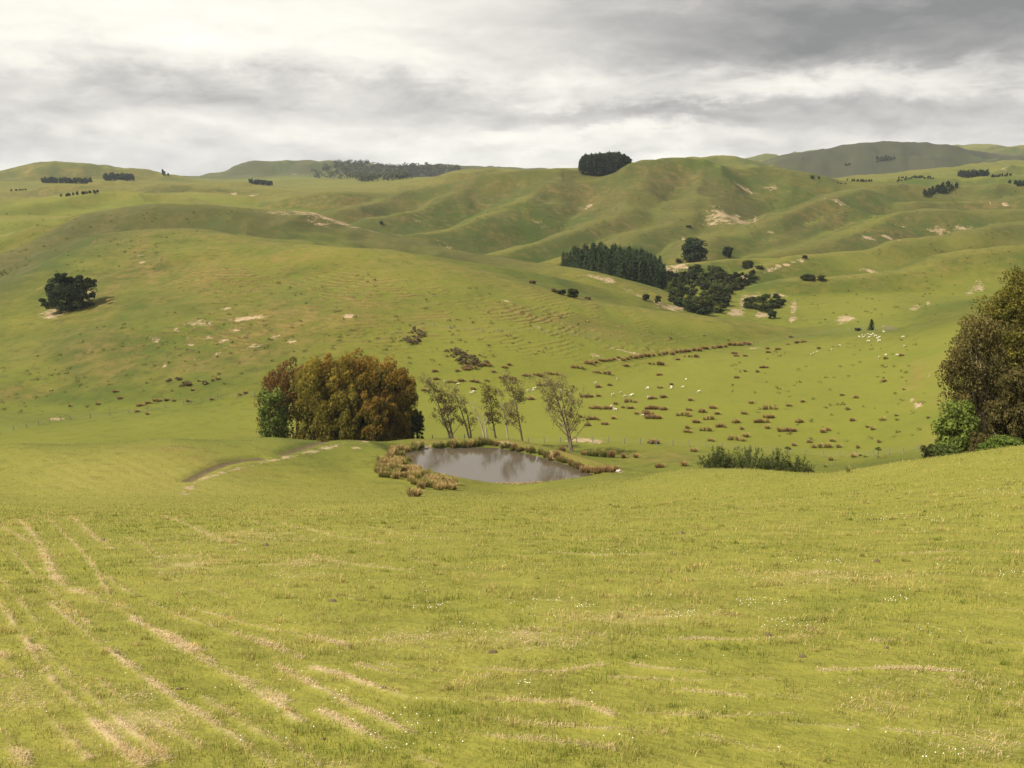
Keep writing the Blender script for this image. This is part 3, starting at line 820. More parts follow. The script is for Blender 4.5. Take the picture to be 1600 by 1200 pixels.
# ------------------------------------------------------------------ plants: materials and builders
def leaf_mat(name, a, b, trans=0.30, var=0.55):
    """foliage whose sprays run from colour a (old leaf) to colour b (new growth)"""
    m, nt = new_mat(name)
    t, v, _ = sepc(attr('leaf').outputs['Color'])
    oi = nt.nodes.new('ShaderNodeObjectInfo')
    c = mix(t, a, b)
    hsv = nt.nodes.new('ShaderNodeHueSaturation')
    nt.links.new(c, hsv.inputs['Color'])
    nt.links.new(((v - 0.5) * var + (E(oi.outputs['Random']) - 0.5) * 0.25 + 1.0).s, hsv.inputs['Value'])
    d = nt.nodes.new('ShaderNodeBsdfDiffuse'); tr = nt.nodes.new('ShaderNodeBsdfTranslucent')
    nt.links.new(hsv.outputs[0], d.inputs[0]); nt.links.new(hsv.outputs[0], tr.inputs[0])
    ms = nt.nodes.new('ShaderNodeMixShader'); ms.inputs[0].default_value = trans
    nt.links.new(d.outputs[0], ms.inputs[1]); nt.links.new(tr.outputs[0], ms.inputs[2])
    o = nt.nodes.new('ShaderNodeOutputMaterial'); nt.links.new(ms.outputs[0], o.inputs['Surface'])
    return m


def bark_mat(name, a, b, scale=3.0):
    m, nt = new_mat(name)
    g = nt.nodes.new('ShaderNodeTexCoord')
    n = noise(vmul(g.outputs['Object'], (1, 1, 0.25)), scale, 5, 0.65)
    principled(nt, mix(smooth(n, 0.3, 0.7), a, b), 0.9, bump(n, 0.5, 0.1), 0.1)
    return m


M_pine = leaf_mat('pine_needles', (0.027, 0.042, 0.018), (0.052, 0.074, 0.027), 0.15)
M_dark = leaf_mat('dark_conifer_leaf', (0.021, 0.032, 0.015), (0.044, 0.058, 0.024), 0.14)
M_bush = leaf_mat('bush_leaf', (0.024, 0.030, 0.012), (0.075, 0.078, 0.026), 0.2)
M_orange = leaf_mat('bronze_leaf', (0.088, 0.084, 0.016), (0.37, 0.205, 0.040), 0.46)
M_red = leaf_mat('red_brown_leaf', (0.082, 0.068, 0.020), (0.26, 0.120, 0.042), 0.36)
M_olive = leaf_mat('olive_leaf', (0.088, 0.090, 0.016), (0.33, 0.250, 0.044), 0.46)
M_green = leaf_mat('fresh_leaf', (0.085, 0.115, 0.024), (0.21, 0.255, 0.055), 0.42)
M_gum = leaf_mat('grey_gum_leaf', (0.125, 0.120, 0.055), (0.28, 0.220, 0.095), 0.42)
M_gold = leaf_mat('golden_gum_leaf', (0.064, 0.068, 0.014), (0.195, 0.165, 0.032), 0.36)
M_brown = leaf_mat('brown_gum_leaf', (0.070, 0.064, 0.021), (0.165, 0.130, 0.044), 0.34)
M_willow = leaf_mat('willow_leaf', (0.050, 0.072, 0.020), (0.110, 0.125, 0.035), 0.35)
M_fern = leaf_mat('fern_leaf', (0.075, 0.115, 0.020), (0.150, 0.190, 0.040), 0.35)
M_scrub = leaf_mat('dry_scrub_twig', (0.100, 0.075, 0.040), (0.23, 0.165, 0.090), 0.2)
M_rush_tan = leaf_mat('tan_rush', (0.12, 0.105, 0.030), (0.46, 0.330, 0.140), 0.33)
M_rush_brown = leaf_mat('brown_rush', (0.100, 0.080, 0.032), (0.40, 0.255, 0.115), 0.34)
M_rush_green = leaf_mat('green_rush', (0.075, 0.095, 0.022), (0.30, 0.260, 0.080), 0.32)
M_bark = bark_mat('grey_brown_bark', (0.10, 0.075, 0.05), (0.24, 0.19, 0.135))
M_pale = bark_mat('pale_gum_bark', (0.26, 0.20, 0.145), (0.48, 0.40, 0.31))
M_barkd = bark_mat('dark_bark', (0.045, 0.035, 0.026), (0.10, 0.08, 0.06))


class Leaves:
    """collects leaf sprays: small folded rhombs"""
    def __init__(self): self.v, self.c = [], []

    def spray(self, pos, nrm, size, tint, aspect=0.6, up=None, rng=RNG):
        n = len(pos); size = np.broadcast_to(size, (n,))[:, None]
        t = rng.normal(size=(n, 3)) if up is None else up + rng.normal(size=(n, 3)) * 0.45
        t -= (t * nrm).sum(1, keepdims=True) * nrm; t /= np.linalg.norm(t, axis=1, keepdims=True) + 1e-9
        b = np.cross(nrm, t)
        fold = nrm * size * rng.uniform(-0.25, 0.25, (n, 1))
        q = np.stack([pos - t * size * 0.5, pos + b * size * aspect * 0.5 + fold, pos + t * size * 0.5, pos - b * size * aspect * 0.5 + fold], 1)
        self.v.append(q.reshape(-1, 3))
        c = np.stack([np.broadcast_to(tint, (n,)), rng.random(n), np.zeros(n)], -1)
        self.c.append(np.repeat(c, 4, 0))

    def clump(self, c, r, n, size, tint=(0.0, 0.4), lean=(0, 0), jit=0.45, aspect=0.6, fill=0.25, rng=RNG, droop=None):
        """an ellipsoidal clump of sprays, most of them on its skin; tint rises to the newer upper tips"""
        d = rng.normal(size=(n, 3)); d /= np.linalg.norm(d, axis=1, keepdims=True)
        d[:, 2] = np.where(d[:, 2] < -0.5, -d[:, 2], d[:, 2])
        rad = np.where(rng.random(n) < fill, rng.uniform(0.3, 0.85, n), rng.uniform(0.82, 1.10, n))[:, None]
        p = d * rad * np.asarray(r)
        p[:, 0] += lean[0] * p[:, 2]; p[:, 1] += lean[1] * p[:, 2]
        nr = d / np.asarray(r); nr /= np.linalg.norm(nr, axis=1, keepdims=True)
        nr = nr + rng.normal(size=(n, 3)) * jit; nr /= np.linalg.norm(nr, axis=1, keepdims=True)
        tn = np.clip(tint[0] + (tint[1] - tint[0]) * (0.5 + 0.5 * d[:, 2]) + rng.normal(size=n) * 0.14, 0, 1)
        up = None if droop is None else np.broadcast_to(np.asarray(droop, float), (n, 3)).copy()
        self.spray(p + np.asarray(c), nr, size * rng.uniform(0.6, 1.35, n), tn, aspect, up, rng)

    def build(self, name, mat, parent=None, link=True):
        v = np.vstack(self.v); c = np.vstack(self.c)
        return mesh_np(name, v, np.arange(len(v)).reshape(-1, 4), mat, parent, {'leaf': c}, link=link)


def tube_arrays(pts, radii, sides=7):
    pts = np.asarray(pts, float); vs = []; fs = []
    for i, (p, r) in enumerate(zip(pts, radii)):
        t = pts[min(i + 1, len(pts) - 1)] - pts[max(i - 1, 0)]; t = t / np.linalg.norm(t)
        a = np.cross(t, (0, 1, 0.1)); a /= np.linalg.norm(a); b = np.cross(t, a)
        ang = np.arange(sides) * 2 * np.pi / sides
        vs.append(p + r * (np.cos(ang)[:, None] * a + np.sin(ang)[:, None] * b))
        if i:
            k = (i - 1) * sides
            for j in range(sides):
                fs.append((k + j, k + (j + 1) % sides, k + sides + (j + 1) % sides, k + sides + j))
    return np.vstack(vs), np.array(fs)


def tube(name, pts, radii, mat, parent, sides=7):
    v, f = tube_arrays(pts, radii, sides)
    return mesh_np(name, v, f, mat, parent, smooth_shade=True)


def tubes(name, lst, mat, parent, sides=5):
    V, Fc, off = [], [], 0
    for pts, rad in lst:
        v, f = tube_arrays(pts, rad, sides); V.append(v); Fc.append(f + off); off += len(v)
    return mesh_np(name, np.vstack(V), np.vstack(Fc), mat, parent, smooth_shade=True)


def fit(px, top, D):
    """ground point in a column at a distance, and the height that reaches a photograph row"""
    x, y, z = at(px, D)
    return (x, y, z - 0.15), float(P(px, top, D)[2]) - z


def bend(p0, p1, sag, n=6):
    p0, p1 = np.asarray(p0, float), np.asarray(p1, float); t = np.linspace(0, 1, n)[:, None]
    return p0 + (p1 - p0) * t + np.asarray(sag, float) * (4 * t * (1 - t))


def plume_tree(name, loc, w, h, mat, label, group, rng, tint=(0.05, 0.85), n=92, leaf=0.52, d_scale=0.9):
    """full to the ground, made of many leaning plumes of foliage"""
    o = tag(empty(name, loc), label, 'tree', group)
    tube('trunk', bend((0, 0, -0.3), (0.05 * w, 0, h * 0.75), (0.03 * w, 0, 0)), np.linspace(0.42, 0.12, 6), M_bark, o)
    L = Leaves()
    for k in range(n):
        u = rng.random(); a = rng.uniform(0, 2 * math.pi)
        zz = h * (0.02 + 0.88 * u ** 1.0)
        prof = 0.5 * w * (1.02 + 0.20 * math.sin(math.pi * min(1, zz / h * 1.05))) * math.sqrt(max(0.03, 1 - max(0, (zz / h - 0.38) / 0.64) ** 2.2))
        rr = prof * rng.uniform(0.62, 0.92)
        s = rng.uniform(0.8, 1.25)
        c = (rr * math.cos(a), rr * math.sin(a) * d_scale, zz)
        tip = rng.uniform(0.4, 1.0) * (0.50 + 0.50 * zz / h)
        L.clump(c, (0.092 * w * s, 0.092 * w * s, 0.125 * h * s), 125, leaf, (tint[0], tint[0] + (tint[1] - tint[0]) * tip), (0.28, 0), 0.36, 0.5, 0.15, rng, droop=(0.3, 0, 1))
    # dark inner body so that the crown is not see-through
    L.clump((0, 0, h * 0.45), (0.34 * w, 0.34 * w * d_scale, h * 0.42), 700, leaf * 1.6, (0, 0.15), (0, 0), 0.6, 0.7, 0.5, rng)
    L.build('crown', mat, o)
    return o


def gum_tree(name, loc, lean, h, mat, label, group, rng, spread=0.25, clumps=16, dens=60, leaf=0.36, bark=None, bare=0.0, stems=1, low=0.30, trunk_r=0.24, side=0.0):
    """leaning trunk, rising limbs, open tufts of leaves near the limb ends; lean = (dx, dy) of the top"""
    o = tag(empty(name, loc), label, 'tree', group)
    bark = bark or M_bark
    L = Leaves(); made = False
    for st in range(stems):
        ox = (st - (stems - 1) / 2) * 0.9
        top = np.array([lean[0] + ox * 2.2, lean[1] + rng.uniform(-.5, .5), h * (1 if st == 0 else 0.86)])
        pts = bend((ox * 0.3, 0, -0.4), top, (-0.06 * lean[0] + rng.uniform(-.3, .3), rng.uniform(-.3, .3), 0), 9)
        tk = tube('trunk', pts, trunk_r * np.linspace(1.0, 0.12, 9) ** 1.1, bark, o)
        m = max(3, int(clumps * 1.3) // stems)
        for k in range(m):
            f = low + (0.97 - low) * (k + rng.random()) / m
            i = f * 8; j = int(i); b = pts[j] * (1 - (i - j)) + pts[min(j + 1, 8)] * (i - j)
            a = rng.uniform(0, 2 * math.pi); ln = h * spread * rng.uniform(0.45, 1.0) * (1.25 - 0.6 * f)
            dxy = np.array([math.cos(a) + side, math.sin(a) * 0.8, 0]); rise = ln * rng.uniform(0.7, 1.5)
            e = b + dxy * ln + np.array([lean[0] / h * rise, 0, rise])
            e[2] = min(e[2], h * 1.02)
            tube('limb', bend(b, e, (0, 0, -0.10 * ln), 5), trunk_r * 0.36 * np.linspace(1, 0.15, 5) * (1.15 - 0.6 * f), bark, tk, 5)
            if rng.random() < bare: continue
            s = h * 0.056 * rng.uniform(0.7, 1.5)
            for q in range(3):
                c = b + (e - b) * rng.uniform(0.55, 1.05) + rng.normal(size=3) * s * 0.7
                L.clump(c, (s, s, s * rng.uniform(0.8, 1.5)), dens // 2, leaf, (0.05, rng.uniform(0.3, 1.0)), (-0.15, 0), 0.7, 0.5, 0.6, rng, droop=(0, 0, 1)); made = True
    if made: L.build('crown', mat, o)
    return o


def crown_round(w, h, rng, mat, n=26, per=46, leaf=0.5, base=0.08, tint=(0.0, 0.7), flat=1.0, name='crown', link=True, parent=None, inner=True):
    """a dome of leafy lumps standing on the ground"""
    w *= 0.86; h *= 0.94
    L = Leaves()
    for k in range(n):
        u = rng.random() ** 0.8; a = rng.uniform(0, 2 * math.pi)
        zz = h * (base + (0.90 - base) * u)
        prof = 0.5 * w * math.sqrt(max(0.02, 1 - ((zz / h - 0.38) / 0.62) ** 2)) if zz > 0.38 * h else 0.5 * w * (0.72 + 0.28 * zz / (0.38 * h))
        rr = prof * rng.uniform(0.55, 0.92); s = rng.uniform(0.7, 1.3)
        L.clump((rr * math.cos(a), rr * math.sin(a), zz), (0.15 * w * s, 0.15 * w * s, 0.13 * h * s * flat), per, leaf, (tint[0], tint[1] * rng.uniform(0.4, 1)), (0, 0), 0.5, 0.65, 0.2, rng)
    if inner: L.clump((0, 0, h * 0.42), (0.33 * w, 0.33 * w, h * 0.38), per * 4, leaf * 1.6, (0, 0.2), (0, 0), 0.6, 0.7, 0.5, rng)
    return L.build(name, mat, parent, link)


def round_tree(name, loc, w, h, mat, label, cat='tree', group=None, rng=RNG, **kw):
    o = tag(empty(name, loc), label, cat, group)
    tube('trunk', [(0, 0, -0.4), (0.02 * w, 0, h * 0.3), (0, 0.02 * w, h * 0.6)], (0.04 * w, 0.03 * w, 0.012 * w), M_barkd, o, 6)
    crown_round(w, h, rng, mat, parent=o, **kw)
    return o


def conifer(name, rng, w=5.0, h=20.0, mat=None, tiers=15, per=46, leaf=0.95, base=0.10):
    """spired conifer built at the origin: whorls of drooping branches round a straight trunk"""
    o = empty(name, (0, 0, 0))
    tube('trunk', [(0, 0, -0.6), (0, 0, h * 0.5), (0, 0, h * 0.97)], (0.26, 0.16, 0.03), M_barkd, o, 6)
    L = Leaves()
    for k in range(tiers):
        f = (k + rng.uniform(-.2, .2)) / tiers; zz = h * (base + (0.98 - base) * f)
        rad = 0.5 * w * (1 - f) ** 0.75 * rng.uniform(0.8, 1.2) + 0.18
        nb = max(3, int(7 * (1 - f) + 2))
        for j in range(nb):
            a = 2 * math.pi * (j + rng.random()) / nb; ln = rad * rng.uniform(0.65, 1.15)
            m = max(4, int(per / nb * (0.4 + (1 - f)) * 1.5))
            t = rng.uniform(0.15, 1.05, m)[:, None]
            p = np.array([math.cos(a), math.sin(a), 0]) * ln * t + np.array([0, 0, zz]) + np.array([0, 0, 1]) * (0.25 * ln * t - 0.15 * ln)
            p += rng.normal(size=(m, 3)) * (0.10 * w * 0.5)
            nr = np.array([math.cos(a) * 0.6, math.sin(a) * 0.6, 0.8]) + rng.normal(size=(m, 3)) * 0.4
            nr /= np.linalg.norm(nr, axis=1, keepdims=True)
            L.spray(p, nr, leaf * rng.uniform(0.6, 1.2, m), np.clip(rng.normal(0.35, 0.25, m), 0, 1), 0.55, None, rng)
    L.spray(np.c_[rng.normal(size=(10, 2)) * 0.1, np.linspace(h * 0.93, h * 1.03, 10)], np.tile([[0.5, -0.8, 0.2]], (10, 1)), 0.7, 0.5, 0.4, np.tile([[0, 0, 1.0]], (10, 1)), rng)
    L.build('crown', mat or M_pine, o)
    return o


def rush_mesh(name, mat, rng, length, tufts, hgt=1.15, blades=46, depth=0.5):
    """one clump of rushes: several fans of stiff stems grown into each other"""
    V, C = [], []
    for k in range(tufts):
        cx = rng.uniform(-0.5, 0.5) * max(length - 0.5, 0); cy = rng.normal() * depth * 0.4; s = hgt * rng.uniform(0.7, 1.15)
        n = blades; a = rng.uniform(0, 2 * math.pi, n); r0 = 0.22 * np.sqrt(rng.random(n)); out = rng.uniform(0.05, 0.62, n)
        hh = s * rng.uniform(0.6, 1.1, n) * (1 - 0.35 * out)
        b = np.c_[cx + r0 * np.cos(a), cy + r0 * np.sin(a), np.full(n, -0.08)]
        tip = b + np.c_[np.cos(a) * out * s * 0.8, np.sin(a) * out * s * 0.8, hh]
        mid = b * 0.45 + tip * 0.55 + np.c_[np.zeros(n), np.zeros(n), 0.10 * s * np.ones(n)]
        w = 0.035 * np.c_[-np.sin(a), np.cos(a), np.zeros(n)]
        V.append(np.stack([b - w * 1.2, b + w * 1.2, mid + w, mid - w], 1).reshape(-1, 3)); V.append(np.stack([mid - w, mid + w, tip + w * .3, tip - w * .3], 1).reshape(-1, 3))
        rv = rng.random(n); z = np.zeros(n)
        lo = np.clip(rng.normal(0.12, .1, n), 0, 1); me_ = np.clip(rng.normal(0.55, .2, n), 0, 1); hi = np.clip(rng.normal(0.9, .15, n), 0, 1)
        st = lambda p, q: np.stack([np.stack([p, rv, z], -1)] * 2 + [np.stack([q, rv, z], -1)] * 2, 1).reshape(-1, 3)
        C.append(st(lo, me_)); C.append(st(me_, hi))
    v = np.vstack(V)
    return mesh_np(name, v, np.arange(len(v)).reshape(-1, 4), mat, None, {'leaf': np.vstack(C)}, link=False)


# ------------------------------------------------------------------ the dark clump and sparse gums behind the pond
G = np.random.default_rng(21)
for px, w, top, D, mat, lab, tint in (
        (505, 104, 558, 203, M_olive, 'yellow olive tree with hanging plumes, at the sunny left front of the dense clump', (0.15, 0.95)),
        (454, 100, 562, 211, M_red, 'red brown topped tree at the left end of the dense clump, behind the green bush', (0.10, 0.9)),
        (560, 128, 550, 209, M_orange, 'tallest bronze tree in the middle of the dense clump behind the dam', (0.05, 0.95)),
        (590, 98, 561, 203, M_orange, 'bronze and olive tree right of the tallest one in the dense clump', (0.0, 0.8)),
        (612, 66, 574, 207, M_orange, 'dark bronze tree forming the right end of the dense clump', (0.0, 0.7)),
        (530, 96, 552, 206, M_orange, 'bronze tipped tree wedged between the yellow olive tree and the tallest bronze tree', (0.05, 0.95)),
        (540, 74, 606, 200, M_olive, 'low olive tree in the front row of the dense clump, near the track end', (0.05, 0.75)),
        (582, 70, 612, 199, M_orange, 'short bronze tree in the front row of the dense clump, above the pond corner', (0.0, 0.75))):
    loc, h = fit(px, top, D)
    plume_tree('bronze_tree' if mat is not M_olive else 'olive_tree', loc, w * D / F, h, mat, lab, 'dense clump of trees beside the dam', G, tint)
loc, h = fit(419, 603, 203)
round_tree('green_tree', loc, 56 * 203 / F, h, M_green, 'light green loose bushy tree at the far left foot of the dense clump', group='dense clump of trees beside the dam', rng=G, n=44, per=70, leaf=0.6, tint=(0.1, 1.0), inner=False)
loc, h = fit(649, 634, 203)
round_tree('bronze_tree', loc, 30 * 203 / F, h, M_bush, 'small dark tree at the right foot of the dense clump beside the pond bank', group='dense clump of trees beside the dam', rng=G, n=16, per=60, leaf=0.4)

for base, top, D, kw, lab in (
        (706, (678, 596), 205, dict(clumps=22, spread=0.26, stems=2, low=0.12, dens=64, mat=M_gum), 'brownish gum tree leaning left, first of the thin row beside the dense clump'),
        (735, (712, 602), 206, dict(clumps=15, spread=0.22, stems=2, low=0.2, dens=44, bare=0.25, mat=M_gum), 'thin twin stemmed gum tree leaning left, second in the row behind the pond'),
        (759, (742, 625), 205, dict(clumps=9, spread=0.30, stems=2, low=0.3, dens=10, bare=1.0, bark=M_pale, mat=M_gum), 'dead bare gum tree with forked pale branches behind the pond'),
        (776, (763, 604), 206, dict(clumps=16, spread=0.11, low=0.25, dens=60, mat=M_brown), 'narrow dark leaved gum tree just right of the dead bare tree'),
        (795, (780, 612), 205, dict(clumps=8, spread=0.16, low=0.45, dens=30, bare=0.6, bark=M_pale, mat=M_gum), 'pale nearly bare gum tree between two leafy gums behind the pond'),
        (818, (796, 595), 204, dict(clumps=20, spread=0.22, low=0.22, dens=64, mat=M_gum), 'leafy gum tree leaning left with a small low tuft on its right'),
        (896, (868, 594), 199, dict(clumps=30, spread=0.34, stems=2, low=0.20, dens=66, trunk_r=0.30, mat=M_gum), 'broad leaning gum tree standing alone right of the row, above the pond shore')):
    loc, h = fit(base, top[1], D)
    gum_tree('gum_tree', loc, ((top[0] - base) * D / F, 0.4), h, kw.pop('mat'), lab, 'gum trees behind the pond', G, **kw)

# ------------------------------------------------------------------ big trees behind the right-hand brow
GR = np.random.default_rng(5)
R_GRP = 'tall gums behind the right hand brow'


def tall_gum(px, top, D, w, mat, label, lean, dens, clumps, tint, leaf, low):
    loc, h = fit(px, top, D)
    o = tag(empty('tall_gum_tree', loc), label, 'tree', R_GRP)
    W = w * D / F; tops = np.array([lean * W, 0, h * 0.93]); pts = bend((0, 0, -0.5), tops, (0.06 * W, 0, 0), 9)
    tk = tube('trunk', pts, 0.48 * np.linspace(1, 0.12, 9), M_pale if mat is M_brown else M_bark, o, 9)
    L = Leaves()
    for k in range(clumps):
        f = low + (1 - low) * (k + GR.random()) / clumps
        a = GR.uniform(0, 2 * math.pi)
        rad = 0.5 * W * math.sqrt(max(0.02, 1 - ((f - 0.52) / 0.56) ** 2)) * GR.uniform(0.55, 1.05)
        c = np.array([lean * W * f + rad * math.cos(a), rad * math.sin(a) * 0.8, h * f * 0.96])
        i = max(0.5, f * 8 - 2.2); j = int(i); b = pts[j]
        if k % 2 == 0: tube('limb', bend(b, c, (0, 0, -0.06 * h * 0.3), 5), 0.13 * np.linspace(1, 0.2, 5), M_pale if mat is M_brown else M_bark, tk, 5)
        s = h * 0.062 * GR.uniform(0.7, 1.35)
        for q in range(3):
            cc = c + GR.normal(size=3) * s * 0.8
            L.clump(cc, (s, s, s * (0.8 if mat is M_gold else 1.25)), dens, leaf, (tint[0], tint[1] * GR.uniform(0.45, 1)), (-0.1, 0), 0.55, 0.55, 0.3, GR, droop=None if mat is M_gold else (0, 0, 1))
    L.build('crown', mat, o)


tall_gum(1596, 446, 121, 128, M_gold, 'tall dense golden green gum tree on the right, highest of its group', 0.0, 190, 92, (0.0, 1.0), 0.35, 0.18)
tall_gum(1550, 506, 113, 84, M_brown, 'drooping brown olive gum tree leaning left in front of the tallest gum', -0.26, 125, 52, (0.0, 0.9), 0.31, 0.18)
tall_gum(1600, 575, 108, 80, M_brown, 'lower dark brown gum tree at the right foot of the tallest gum', 0.0, 140, 58, (0.0, 0.7), 0.31, 0.10)
for px, top, D, w, mat, lab, cat, kw in (
        (1508, 619, 106, 78, M_green, 'bright green leafy bush in front of the tall gums on the right', 'bush', dict(n=44, per=110, leaf=0.34, tint=(0.1, 1.0))),
        (1466, 690, 99, 30, M_bush, 'small dark shrub at the left foot of the bright green bush', 'shrub', dict(n=16, per=50, leaf=0.2)),
        (1496, 694, 96, 60, M_willow, 'low olive scrub along the brow below the bright green bush', 'shrub', dict(n=24, per=60, leaf=0.2, flat=0.9)),
        (1543, 672, 100, 34, M_brown, 'brownish undergrowth bush between the gum trunks and the green bush', 'shrub', dict(n=18, per=50, leaf=0.2)),
        (1590, 680, 92, 70, M_fern, 'pale green ferny bush on the brow at the right edge', 'bush', dict(n=30, per=60, leaf=0.2, tint=(0.1, 1.0), flat=0.8)),
        (1560, 690, 94, 40, M_fern, 'small pale green ferny bush left of the larger ferny one', 'bush', dict(n=20, per=60, leaf=0.2, tint=(0.1, 1.0), flat=0.8))):
    loc, h = fit(px, top, D)
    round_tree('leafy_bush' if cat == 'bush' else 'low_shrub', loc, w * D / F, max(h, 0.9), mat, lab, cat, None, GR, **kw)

# willow shrubs behind the middle of the brow
for px, top, w, lab in ((1130, 697, 48, 'feathery green willow shrub, first from the pond side behind the brow'), (1178, 696, 58, 'widest feathery willow shrub, second in the row behind the brow'),
                        (1222, 700, 42, 'dark centred willow shrub, third in the row behind the brow'), (1258, 711, 42, 'lowest willow shrub, at the right end of the row behind the brow')):
    loc, h = fit(px, top, 140)
    W = w * 1.32 * 140 / F
    o = tag(empty('willow_shrub', loc), lab, 'shrub', 'willow shrubs behind the brow')
    L = Leaves(); st = []
    for k in range(72):
        a = GR.uniform(0, 6.283); rr = 0.5 * W * GR.random() ** 0.6; hh = h * GR.uniform(0.55, 1.02) * (1 - 0.35 * (rr / (0.5 * W)) ** 2)
        b = np.array([rr * 0.3 * math.cos(a), rr * 0.3 * math.sin(a), 0]); t = np.array([rr * math.cos(a), rr * math.sin(a), hh])
        st.append((bend(b, t, (0, 0, 0.05 * h), 4), (0.05, 0.035, 0.02, 0.008)))
        for q in np.linspace(0.35, 1.0, 7):
            L.clump(b + (t - b) * q + GR.normal(size=3) * 0.12, (0.26, 0.26, 0.42), 16, 0.22, (0.0, GR.uniform(0.3, 1)), (0, 0), 0.8, 0.45, 0.7, GR, droop=(0, 0, 1))
    tubes('stems', st, M_bark, o, 4)
    L.build('crown', M_willow, o)

# lone spreading conifer on the left hill
(lx, ly, lz), = hits([(108, 484)])
k_ = ly / F
o = tag(empty('spreading_conifer', (lx, ly, lz - 0.4)), 'lone dark spreading conifer above a bare bank on the left hillside', 'tree')
GL = np.random.default_rng(9)
tk = tube('trunk', bend((0, 0, -1), (1.0, 0, 11 * k_ / 0.28), (0.4, 0, 0), 6), np.linspace(0.8, 0.2, 6), M_barkd, o)
L = Leaves()
for cx, cz, w, th in ((-26, 12, 16, 5), (-14, 8, 22, 6), (4, 6, 24, 7), (20, 10, 18, 6), (-18, 24, 20, 6), (0, 20, 26, 8), (18, 24, 18, 6), (28, 36, 14, 4), (-22, 36, 16, 5), (-6, 36, 22, 7),
                      (14, 36, 18, 6), (34, 46, 10, 3), (22, 46, 12, 4), (-16, 48, 16, 5), (-4, 46, 16, 5), (-10, 55, 10, 3), (-2, 54, 8, 3), (32, 24, 10, 4), (-34, 18, 8, 3), (8, 28, 26, 8), (4, 42, 20, 6), (10, 16, 24, 8), (-8, 30, 26, 9), (14, 50, 12, 4), (22, 32, 16, 6)):
    for q in range(4):
        dy_ = GL.normal() * 3.2
        c = (cx * k_ + GL.normal() * w * k_ * 0.25, dy_, cz * k_ * 0.98 + GL.normal() * 0.4)
        L.clump(c, (w * k_ * 0.45, w * k_ * 0.45, th * k_ * 0.95), 150, 0.75, (0, GL.uniform(0.3, 1.0)), (0.1, 0), 0.5, 0.55, 0.25, GL)
    if abs(cx) > 12: tube('limb', bend((0.3, 0, max(1, cz * k_ * 0.6)), (cx * k_ * 0.8, 0, cz * k_), (0, 0, -0.3), 4), (0.25, 0.18, 0.1, 0.05), M_barkd, tk, 5)
L.build('crown', M_dark, o)

# ------------------------------------------------------------------ plantation of pines
GP = np.random.default_rng(31)
protos = [conifer('pine_tree', GP, GP.uniform(8.0, 9.5), 19.0, per=60, leaf=1.25) for _ in range(4)]
first = {id(p): True for p in protos}


def plant(protos, i, loc, s, rz, label, cat, group, sxy=1.0):
    p = protos[i % len(protos)]
    o = p if first.pop(id(p), False) else copy_tree(p)
    o.location = loc; o.rotation_euler = (0, 0, rz); o.scale = (s * sxy, s * sxy, s)
    return tag(o, label, cat, group)


i = 0
for row, D in enumerate(np.linspace(557, 628, 13)):
    f = row / 12
    lo, hi = 968 - 88 * f ** 0.55, 1036 - 2 * f
    for px in np.arange(lo, hi, 14.5):
        X = at(px + GP.uniform(-3, 3), D + GP.uniform(-2, 2))
        edge = 'front' if row < 3 else ('back' if row > 9 else 'middle')
        top_ = np.interp(px, [880, 905, 935, 1000, 1030, 1042], [392, 380, 376, 387, 402, 420]) + (1 - f) * 14
        ph = np.clip((float(P(px, top_, X[1])[2]) - X[2]) / 19.0 * GP.uniform(0.92, 1.06), 0.45, 1.2)
        plant(protos, i, (X[0], X[1], X[2] - 0.3), ph, GP.uniform(0, 6.28),
              'dark spired pine in the %s rows of the plantation block by the gully' % edge, 'tree', 'pines in the %s rows of the plantation' % edge)
        i += 1

(lx, ly, lz), = hits([(1361, 516)])
h = 17 * ly / F
sm = conifer('young_conifer', GP, h * 0.60, h, M_pine, 10, 40, 0.7, 0.03); sm.location = (lx, ly, lz)
tag(sm, 'small pointed conifer beside the stock yard on the far flat', 'tree')
(lx, ly, lz), = hits([(1340, 517)])
round_tree('low_shrub', (lx, ly, lz), 13 * ly / F, 5 * ly / F, M_bush, 'low dark shrub left of the small pointed conifer by the stock yard', 'shrub', None, GP, n=14, per=30, leaf=0.4)

